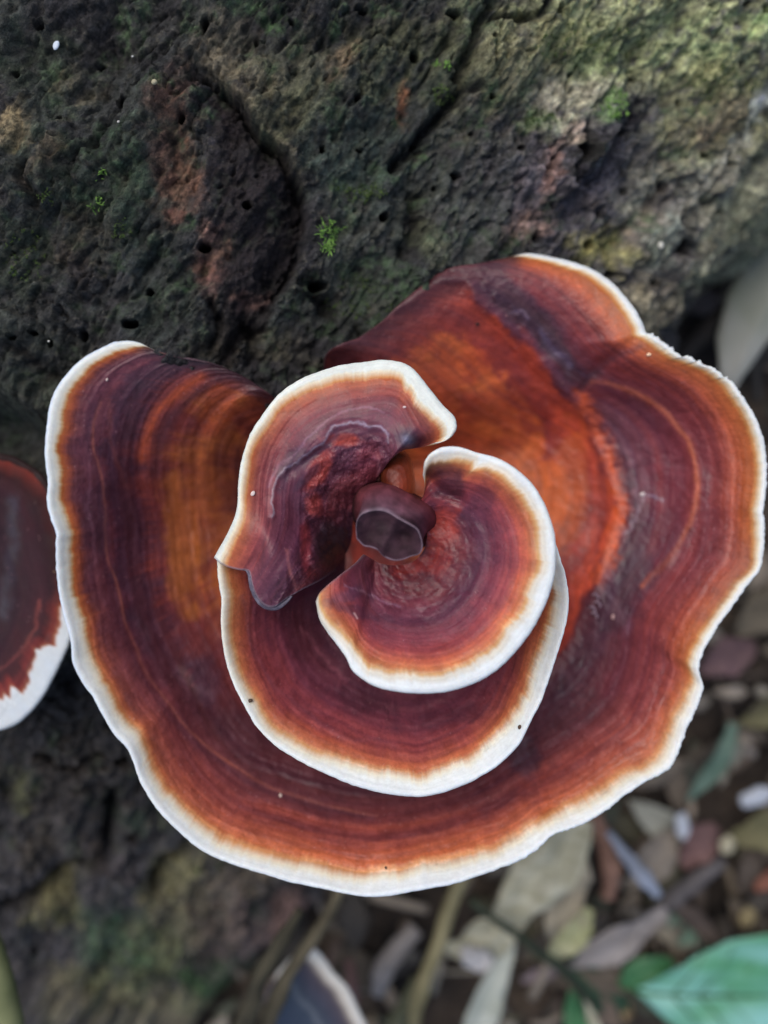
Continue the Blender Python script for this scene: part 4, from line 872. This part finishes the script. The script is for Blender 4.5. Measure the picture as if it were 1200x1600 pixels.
# generic leaf / strip: midrib in photo pixels + depth, width profile in cm
def ribbon(mid, w, n=40, m=13, fold=.12, wave=.10, seed=0, th=.02):
    """mid (k,3) world cm, w: list of half widths left/right -> V,F closed slab"""
    s, _ = spline(mid, n)
    t = np.gradient(s, axis=0); t /= np.linalg.norm(t, axis=1)[:, None]
    side = np.cross(np.array([0, 0, 1.0]), t); side /= np.linalg.norm(side, axis=1)[:, None]+1e-9
    wl = np.interp(np.linspace(0, 1, n), np.linspace(0, 1, len(w)), [a[0] for a in w]); wr = np.interp(np.linspace(0, 1, n), np.linspace(0, 1, len(w)), [a[1] for a in w])
    v = np.linspace(-1, 1, m)
    off = np.where(v[None] < 0, v[None]*wl[:, None], v[None]*wr[:, None])
    Z = fold*np.abs(off)+wave*fbm(np.arange(n)[:, None]/9+seed, v[None]*1.3+seed*.7, 3, seed % 8)*(.3+np.abs(v[None]))
    Xt = s[:, None]+side[:, None]*off[..., None]; Xt[..., 2] += Z
    Xb = Xt.copy(); Xb[..., 2] -= th
    V = np.vstack([Xt.reshape(-1, 3), Xb.reshape(-1, 3)]); k = n*m
    Fq = [tuple(f) for f in grid_faces(n, m)]+[tuple(f) for f in grid_faces(n, m, True, k)]
    for i in range(n-1):
        Fq += [(i*m, (i+1)*m, k+(i+1)*m, k+i*m), (i*m+m-1, k+i*m+m-1, k+(i+1)*m+m-1, (i+1)*m+m-1)]
    for j in range(m-1):
        Fq += [(j, k+j, k+j+1, j+1), ((n-1)*m+j, (n-1)*m+j+1, k+(n-1)*m+j+1, k+(n-1)*m+j)]
    return V, Fq
def pxp(pts): return np.array([P(np.float64(x), np.float64(y), z) for x, y, z in pts])
def leaf(nm, pts, w_px, mat, label, cat='leaf', fold=.12, wave=.1, seed=0, th=.02, group=None, m=13, n=40):
    p = pxp(pts); k = (HC-pts[0][2])/F
    ww = [((a, a) if np.ndim(a) == 0 else a) for a in w_px]; ww = [(a*k, b*k) for a, b in ww]
    V, Fq = ribbon(p, ww, n, m, fold, wave, seed, th)
    return tag(poly_obj(nm, V, Fq, mat, None, True, origin=p[len(p)//2]), label, cat, group)
def twig(nm, pts, r_px, mat, label, cat='twig', lump=.15, seed=1, group=None):
    s, _ = spline(pxp(pts), 30); k = (HC-pts[0][2])/F
    r = np.interp(np.linspace(0, 1, 30), np.linspace(0, 1, len(r_px)), r_px)*k
    V, Fq = tube_data(s, r, 12, lump, seed)
    return tag(poly_obj(nm, V, Fq, mat, None, True, origin=s[15]), label, cat, group)

m_pale = mat_simple('dry_pale_leaf', (150,146,120), (196,194,174), rough=.6, scale=60, stretch=(1, 4, 1))
m_pale2 = mat_simple('dry_grey_leaf', (118,112,108), (158,152,150), rough=.65, scale=60)
m_tan = mat_simple('tan_stem', (112,106,76), (150,142,108), rough=.6, scale=100)
m_brown = mat_simple('brown_twig', (98,70,58), (150,116,100), rough=.7, scale=120)
m_grey = mat_simple('grey_twig', (74,70,70), (112,106,106), rough=.75, scale=120)
m_dark = mat_simple('dark_stem', (34,42,32), (56,64,48), rough=.6, scale=120)
m_green = mat_simple('green_leaf', (42,88,52), (72,124,78), rough=.45, scale=40, spec=.5)
m_sage = mat_simple('sage_leaf', (80,104,88), (108,130,114), rough=.55, scale=60)
m_red = mat_simple('red_dead_leaf', (98,74,72), (126,96,92), rough=.65, scale=60)
m_orange = mat_simple('orange_dead_leaf', (112,72,58), (144,94,76), rough=.65, scale=60)
m_olive = mat_simple('olive_dead_leaf', (92,88,62), (120,114,80), rough=.65, scale=60)
m_white = mat_simple('white_chip', (176,182,192), (206,210,216), rough=.5, scale=80)
m_yellow = mat_simple('yellow_green_leaf', (148,150,104), (188,186,150), rough=.55, scale=60)

# big teal leaf with midrib, veins and a folded base
def teal_mat():
    m, t, b = new_mat('teal_leaf'); N = t.nodes.new; L = t.links.new
    tc = N('ShaderNodeTexCoord'); n1 = N('ShaderNodeTexNoise'); n1.inputs['Scale'].default_value = 55; n1.inputs['Detail'].default_value = 4
    mp = N('ShaderNodeMapping'); mp.inputs['Rotation'].default_value = (0, 0, 2.2); mp.inputs['Scale'].default_value = (.5, 2.4, 1)
    L(tc.outputs['Object'], mp.inputs[0]); L(mp.outputs[0], n1.inputs['Vector'])
    cr = N('ShaderNodeValToRGB'); cr.color_ramp.elements[0].position = .36; cr.color_ramp.elements[1].position = .62
    cr.color_ramp.elements[0].color = (*lin((86,152,112)), 1); cr.color_ramp.elements[1].color = (*lin((132,190,180)), 1)  # bluish sky sheen painted into the green of the blade
    L(n1.outputs['Fac'], cr.inputs[0]); L(cr.outputs[0], b.inputs['Base Color']); b.inputs['Roughness'].default_value = .5
    return m
tl = empty('broad_leaf', P(np.float64(1120), np.float64(1556), -12.6), 'broad teal green leaf with side veins lying over the litter at the lower right corner', 'leaf')
mid = pxp([(992,1548,-12.9),(1030,1553,-12.6),(1100,1556,-12.4),(1200,1556,-12.3),(1300,1552,-12.5),(1400,1545,-13.2)])
kk = 30.5/F
V, Fq = ribbon(mid, [(2*kk, 2*kk), (44*kk, 40*kk), (76*kk, 70*kk), (104*kk, 92*kk), (112*kk, 104*kk), (112*kk, 104*kk), (96*kk, 92*kk), (70*kk, 66*kk), (30*kk, 30*kk), (3*kk, 3*kk)], 80, 33, .16, .12, 3)
poly_obj('blade', V, Fq, teal_mat(), tl)
V, Fq = tube_data(spline(mid+np.array([0, 0, .02]), 40)[0], np.linspace(.07, .03, 40), 8)
poly_obj('midrib', V, Fq, m_green, tl)
for i in range(6):
    x0 = 1050+i*42
    for sgn in (-1, 1):
        a = pxp([(x0, 1556, -12.38), (x0+34, 1556+sgn*38, -12.2), (x0+56, 1556+sgn*78, -12.02)])
        V, Fq = tube_data(spline(a, 12)[0], np.linspace(.035, .015, 12), 6)
        poly_obj('vein', V, Fq, m_green, tl)
leaf('green_leaf', [(968,1540,-13.2),(1000,1528,-12.9),(1030,1516,-12.8),(1052,1500,-13.0)], [8, 26, 30, 22, 4], m_green, 'small bright green leaf tucked against the tip of the broad teal leaf', seed=2)
leaf('green_leaf', [(905,1640,-13),(898,1590,-12.9),(892,1545,-12.8)], [16, 20, 14, 2], m_green, 'narrow bright green leaf tip at the bottom edge left of the broad teal leaf', seed=4)
leaf('dry_grass', [(945,1650,-12.5),(928,1600,-12.3),(912,1555,-12.3)], [12, 9, 2], m_pale, 'pale grass blade at the bottom edge beside the narrow green leaf tip', 'grass blade', seed=5)
leaf('dark_leaf', [(960,1600,-13.6),(935,1550,-13.4),(905,1500,-13.4),(890,1470,-13.6)], [30, 34, 26, 4], mat_simple('dark_green_leaf', (36,60,44), (58,86,64), rough=.5, scale=60), 'dark green leaf behind the thin dark stem near the bottom', seed=6)

# pale crumpled leaf under the cap's lower right rim
leaf('dry_leaf', [(900,1270,-11.6),(862,1340,-11.5),(820,1400,-11.4),(790,1450,-11.6),(775,1490,-12.2)], [28, 40, 44, 36, 22, 6], m_pale, 'large pale crumpled dry leaf hanging below the lower right rim of the big cap', 'dry leaf', fold=.3, wave=.5, seed=3)
leaf('dry_leaf', [(905,1320,-12.2),(895,1370,-12.0),(880,1420,-12.0),(862,1470,-12.4)], [10, 26, 30, 26, 8], mat_simple('dry_beige_leaf', (146,136,116), (186,178,160), rough=.6, scale=60), 'beige dry leaf right behind the large pale crumpled leaf', 'dry leaf', fold=.3, wave=.4, seed=8)
leaf('yellowing_leaf', [(922,1420,-11.7),(905,1450,-11.5),(885,1475,-11.5),(860,1498,-11.9)], [8, 20, 22, 18, 5], m_yellow, 'curled yellow green leaf tip at the foot of the beige leaf', 'leaf', fold=.3, wave=.2, seed=9)
leaf('dry_leaf', [(790,1440,-12.6),(760,1460,-12.5),(730,1480,-12.6),(680,1480,-12.9)], [14, 34, 26, 12, 6], m_pale, 'pale torn leaf scrap between the tan stem and the crumpled leaf', 'dry leaf', fold=.2, wave=.3, seed=11)
leaf('dry_leaf', [(800,1470,-12.8),(775,1530,-12.8),(755,1580,-12.9),(735,1640,-13.1)], [8, 16, 24, 26, 20], mat_simple('dry_white_leaf', (158,164,152), (196,200,188), rough=.6, scale=60), 'narrow whitish dry leaf running down to the bottom edge', 'dry leaf', fold=.2, wave=.2, seed=12)
leaf('dry_leaf', [(770,1500,-12.4),(742,1498,-12.3),(722,1480,-12.4)], [6, 20, 18, 6], mat_simple('dry_silver_leaf', (158,158,160), (198,196,196), rough=.6, scale=60), 'small silvery leaf scrap under the crumpled pale leaf', 'dry leaf', fold=.2, wave=.2, seed=13)
twig('grass_stalk', [(725,1360,-11.5),(706,1410,-11.4),(690,1460,-11.3),(672,1510,-11.3),(652,1570,-11.4),(640,1640,-11.6)], [12, 12, 11, 12, 11, 12], m_tan, 'tan grass stem dropping from under the big cap to the bottom edge', 'stem')
twig('vine', [(735,1405,-10.9),(765,1432,-10.8),(800,1455,-10.8),(840,1485,-10.9),(880,1515,-11.2),(930,1570,-11.6)], [6, 6, 6, 8, 8, 7], m_dark, 'thin dark green stem crossing the pale crumpled leaf', 'stem')
twig('twig', [(915,1250,-12.4),(943,1310,-12.2),(955,1360,-12.2),(950,1402,-12.4)], [12, 15, 16, 12], m_brown, 'stout pinkish brown twig hanging below the right part of the big cap', 'twig')
twig('twig', [(950,1300,-11.6),(985,1345,-11.4),(1010,1375,-11.3),(1028,1398,-11.4)], [5, 9, 13, 8], mat_simple('pale_grey_twig', (110,116,128), (160,168,184), rough=.5, scale=80), 'short blue grey twig with a pale broken end', 'twig')
leaf('dry_leaf', [(1040,1420,-12.4),(1000,1450,-12.2),(960,1475,-12.2),(890,1510,-12.5)], [8, 18, 26, 24, 4], m_pale2, 'long lilac grey dry leaf between the twigs and the broad teal leaf', 'dry leaf', fold=.25, wave=.2, seed=14)
twig('twig', [(1130,1345,-13),(1090,1375,-12.9),(1050,1405,-12.9),(1020,1430,-13.1)], [10, 13, 14, 10], m_grey, 'thick grey twig slanting down to the left, right of the lilac leaf', 'twig')
twig('twig', [(1050,1405,-13.2),(1090,1440,-13.1),(1120,1470,-13.2)], [14, 16, 12], mat_simple('umber_twig', (66,58,54), (92,80,72), rough=.8, scale=80), 'dark umber stick end under the thick grey twig', 'twig')
leaf('red_leaf', [(1120,1290,-13.4),(1095,1320,-13.2),(1065,1355,-13.3)], [8, 30, 26, 8], m_red, 'dull red dead leaf at the right below the white chips', 'dead leaf', fold=.2, wave=.2, seed=15)
leaf('orange_leaf', [(1180,1390,-13.2),(1205,1375,-13.1),(1240,1365,-13.3)], [6, 20, 10], m_orange, 'orange brown dead leaf cut by the right border', 'dead leaf', seed=16)
leaf('olive_leaf', [(1240,1280,-13.4),(1190,1300,-13.2),(1140,1310,-13.4)], [16, 34, 8], m_olive, 'olive yellow dead leaf at the right border above the orange one', 'dead leaf', seed=17)
leaf('olive_leaf', [(1240,1105,-13.3),(1200,1122,-13.2),(1160,1130,-13.4)], [14, 18, 6], m_olive, 'narrow olive leaf at the right border level with the lower cap rim', 'dead leaf', seed=18)
leaf('sage_leaf', [(1145,1130,-12.9),(1132,1175,-12.8),(1110,1210,-12.9),(1075,1250,-13.2)], [8, 14, 15, 12, 4], m_sage, 'slender sage green leaf right of the big cap lower edge', 'leaf', seed=19)
leaf('sage_leaf', [(1100,1452,-13.3),(1080,1462,-13.1),(1060,1475,-13.3)], [5, 16, 5], m_sage, 'small sage green leaf scrap above the tip of the teal leaf', 'leaf', seed=20)
leaf('sage_leaf', [(1075,1425,-13.5),(1055,1438,-13.4),(1042,1450,-13.5)], [4, 12, 4], m_sage, 'tiny sage green leaf scrap nearest the grey twigs', 'leaf', seed=21)
leaf('mauve_leaf', [(1180,1010,-13.4),(1130,1030,-13.2),(1095,1050,-13.3)], [10, 34, 8], mat_simple('mauve_leaf', (92,70,70), (120,92,92), rough=.6, scale=60), 'mauve brown dead leaf right of the notch in the big cap rim', 'dead leaf', seed=22)
leaf('brown_leaf', [(1235,935,-13.4),(1190,960,-13.2),(1150,990,-13.4)], [20, 36, 8], mat_simple('khaki_leaf', (84,76,62), (112,102,86), rough=.7, scale=60), 'khaki dead leaf at the right border above the mauve one', 'dead leaf', seed=23)
def chip(x, y, rx, ry, z, mat, nm, label, cat, ang=0):
    p = P(np.float64(x), np.float64(y), z); k = (HC-z)/F; V = []; Fq = []; rg = np.random.default_rng(int(x))
    for i, t_ in enumerate(np.linspace(0, math.pi, 10)):
        for j, q_ in enumerate(np.linspace(0, 2*math.pi, 16, endpoint=False)):
            b_ = 1+.16*math.sin(2*q_+x)+.1*math.sin(5*q_+y)
            a_, c_ = math.sin(t_)*math.cos(q_)*rx*k*b_, math.sin(t_)*math.sin(q_)*ry*k*b_
            V.append(p+np.array([a_*math.cos(ang)-c_*math.sin(ang), a_*math.sin(ang)+c_*math.cos(ang), math.cos(t_)*min(rx, ry)*k*.5]))
    for i in range(9):
        for j in range(16): Fq.append((i*16+j, (i+1)*16+j, (i+1)*16+(j+1) % 16, i*16+(j+1) % 16))
    return tag(poly_obj(nm, V, Fq, mat, None, True, origin=p), label, cat)
chip(1182, 1245, 26, 16, -13.2, m_white, 'white_pebble', 'bluish white pebble at the right border', 'pebble', .2)
chip(1066, 1290, 13, 19, -13.0, m_white, 'white_pebble', 'upright white chip above the dull red leaf', 'pebble')
chip(1136, 1320, 14, 13, -13.0, mat_simple('cream_pebble', (166,158,132), (196,188,160), scale=80), 'cream_pebble', 'round cream pebble beside the olive leaf', 'pebble')
chip(1168, 1433, 15, 14, -13.3, mat_simple('ochre_pebble', (128,116,84), (156,142,108), scale=80), 'ochre_pebble', 'ochre pebble above the broad teal leaf', 'pebble')
chip(978, 1580, 13, 13, -13.6, mat_simple('tan_pebble', (132,108,80), (160,132,100), scale=80), 'tan_pebble', 'tan pebble at the bottom edge left of the teal leaf', 'pebble')
chip(1172, 1175, 11, 9, -13.3, mat_simple('grey_pebble', (106,98,92), (136,128,120), scale=80), 'grey_pebble', 'grey brown pebble right of the slender sage leaf', 'pebble')

# sticks and roots along the log's lower edge
m_root = mat_simple('root_bark', (74,68,54), (112,104,84), rough=.8, scale=120)
twig('root', [(548,1350,-7.4),(530,1395,-7.3),(508,1440,-7.1),(478,1480,-7.0),(448,1530,-7.0),(425,1580,-7.1),(400,1650,-7.3)], [9, 9, 10, 10, 12, 14, 14], m_root, 'pale woody root running down the lower edge of the log over the slate fungus', 'root', .2)
twig('root', [(470,1420,-6.3),(440,1470,-6.1),(405,1530,-6.1),(385,1600,-6.3),(370,1660,-6.6)], [8, 12, 14, 18, 18], mat_simple('dark_root', (44,42,34), (72,68,54), rough=.85, scale=120), 'dark mossy root left of the pale one at the foot of the log', 'root', .25, 4)
twig('plant_stalk', [(-40,1420,-3.6),(-18,1480,-3.5),(0,1540,-3.4),(12,1600,-3.4),(20,1680,-3.4)], [20, 22, 23, 24, 25], mat_simple('pale_green_stem', (96,102,66), (128,132,92), rough=.55, scale=60), 'thick pale green stem in the lower left corner', 'stem', .05)
twig('twig', [(650,1450,-12.6),(625,1480,-12.4),(602,1510,-12.4),(592,1550,-12.8)], [14, 16, 16, 12], m_pale2, 'grey curved twig between the slate fungus and the tan stem', 'twig')
twig('twig', [(655,1530,-12.8),(635,1570,-12.7),(605,1620,-12.9)], [12, 14, 14], mat_simple('olive_twig', (78,80,60), (112,112,88), rough=.7, scale=80), 'olive twig at the bottom edge below the grey curved one', 'twig')
twig('twig', [(545,1500,-13.2),(552,1540,-13),(555,1580,-13.2)], [7, 8, 6], m_red, 'thin reddish twig just behind the slate fungus rim', 'twig')
leaf('dry_leaf', [(888,1505,-13.2),(850,1520,-13.1),(815,1532,-13.3)], [4, 14, 5], mat_simple('plum_leaf', (98,86,90), (128,116,120), rough=.65, scale=60), 'small plum grey leaf under the yellow green leaf tip', 'dead leaf', seed=25)
# pale palm sheath at the right border
leaf('leaf_sheath', [(1260,380,-9.6),(1215,455,-9.2),(1180,520,-9.0),(1155,575,-9.0),(1140,612,-9.3)], [(70,40), (64,40), (60,30), (46,22), (10,8)], mat_simple('pale_sheath', (134,138,118), (170,168,160), rough=.6, scale=22), 'pale grey green leaf sheath at the right border above the big cap', 'leaf sheath', fold=-.35, wave=.1, seed=7, th=.1)
twig('twig', [(1230,420,-10.2),(1160,470,-10.0),(1100,520,-10.0),(1040,590,-10.3)], [14, 16, 14, 12], mat_simple('black_twig', (34,32,32), (52,48,46), rough=.8, scale=80), 'dark stick in the shadow between the log and the pale sheath', 'twig')

# loose litter: uncountable
rg = np.random.default_rng(11)
Vs, Fs, Cs = [], [], []; off = 0
pal = [(146,140,128),(118,112,104),(104,94,82),(150,150,138),(84,74,66),(98,86,76),(112,100,84),(72,66,60),(126,114,100),(96,92,74),(86,72,66),(138,128,116),(76,80,68),(60,56,52)]
for i in range(1300):
    x, y = rg.uniform(-17, 19), rg.uniform(-20, 15)
    s = (x-L0[0])*LN[0]+(y-L0[1])*LN[1]
    if s > 3.5: continue
    z = GZ+.55+rg.random()*1.1; a = rg.uniform(0, 6.28); ln = rg.uniform(.25, 1.35); kind = rg.random()
    d = np.array([math.cos(a), math.sin(a), rg.uniform(-.2, .2)])
    p0 = np.array([x, y, z]); mp = np.array([p0-d*ln, p0+np.array([0, 0, rg.uniform(0, .3)]), p0+d*ln])
    c = np.array(lin(pal[rg.integers(len(pal))]))*rg.uniform(.7, 1.25)
    if kind < .62:
        w = ln*rg.uniform(.25, .5); V, Fq = ribbon(mp, [(.03, .03), (w*.8, w*.8), (w, w), (w*.7, w*.7), (.03, .03)], 9, 5, rg.uniform(-.3, .5), .25, i % 50)
    else:
        V, Fq = tube_data(spline(mp, 7)[0], rg.uniform(.05, .2), 6, .2, i)
    Fq = [(f if len(f) == 4 else (*f, f[-1])) for f in Fq]
    Vs.append(V); Fs += [tuple(int(q)+off for q in f) for f in Fq]; Cs.append(np.repeat(c[None], len(V), 0)); off += len(V)
V = np.vstack(Vs); Cc = np.vstack(Cs)
me = bpy.data.meshes.new('leaf_litter'); me.from_pydata([tuple(v) for v in V*CM], [], [tuple(dict.fromkeys(f)) for f in Fs]); me.update()
at = me.color_attributes.new('col', 'FLOAT_COLOR', 'POINT'); c4 = np.ones((len(V), 4), np.float32); c4[:, :3] = Cc; at.data.foreach_set('color', c4.ravel())
me.polygons.foreach_set('use_smooth', [True]*len(me.polygons))
tag(link_mesh('leaf_litter', me, M_litter), 'brown litter of dead leaves and twig bits on the forest floor', 'leaf litter', None, 'stuff')

# ------------------------------------------------------------------ crumbs on the caps
def cap_z(x, y):
    dg = bpy.context.evaluated_depsgraph_get()
    o = Vector((0, 0, HC*CM)); t = Vector(P(np.float64(x), np.float64(y), 0.0))*CM
    hit, loc, *_ = bpy.context.scene.ray_cast(dg, o, (t-o).normalized())
    return loc.z/CM if hit else 0.0
bpy.context.view_layer.update()
for x, y, r, c, nm, lb in [(395,771,.035,(226,206,196),'spore_grain','white spore grain on the left side of the upper flap'),(391,1095,.035,(70,50,34),'soil_crumb','brown crumb on the left white margin of the middle cap'),
    (603,1356,.022,(44,30,26),'soil_crumb','tiny black crumb on the lower edge of the big cap'),(1004,772,.04,(222,210,206),'spore_grain','white grain at the cobweb scar on the right lobe'),
    (438,1243,.03,(220,196,180),'spore_grain','pale grain on the dark ring at the lower left of the big cap'),(167,593,.022,(214,190,180),'spore_grain','pale speck near the top of the left lobe'),
    (632,636,.022,(222,196,190),'spore_grain','pale speck on the top of the upper flap'),(958,964,.035,(206,168,160),'spore_grain','pinkish grain below the curled skin bits on the right lobe'),
    (746,506,.03,(40,24,22),'soil_crumb','black crumb on the orange heart of the big cap'),(812,1136,.03,(80,54,36),'soil_crumb','brown crumb on the right margin of the middle cap'),
    (1014,554,.035,(232,196,160),'spore_grain','pale flake near the frosted upper right margin'),(85,893,.02,(120,96,70),'soil_crumb','brown dot on the left margin of the big cap')]:
    z = cap_z(x, y); grain(x, y, r, z+r*.4, c, nm, lb, 'crumb', 1.5, random.uniform(0, 3), False)
curl_m = mat_simple('peeled_skin', (128,104,116), (168,146,156), rough=.5, scale=600)
for i, (x, y) in enumerate([(931,933),(926,953),(934,945),(929,962)]):
    z = cap_z(x, y)+.02; a = [(x-6, y-3, z), (x-1, y-5, z+.05), (x+4, y+1, z+.04), (x+2, y+6, z)]
    twig('skin_curl', a, [.8, 2.2, 2.0, .6], curl_m, ['curled skin bit on the right lobe, topmost of four', 'curled skin bit on the right lobe, third of four from the top', 'curled skin bit on the right lobe, second of four from the top', 'curled skin bit on the right lobe, lowest of four'][i], 'skin curl', 0, 1, 'curled skin bits')
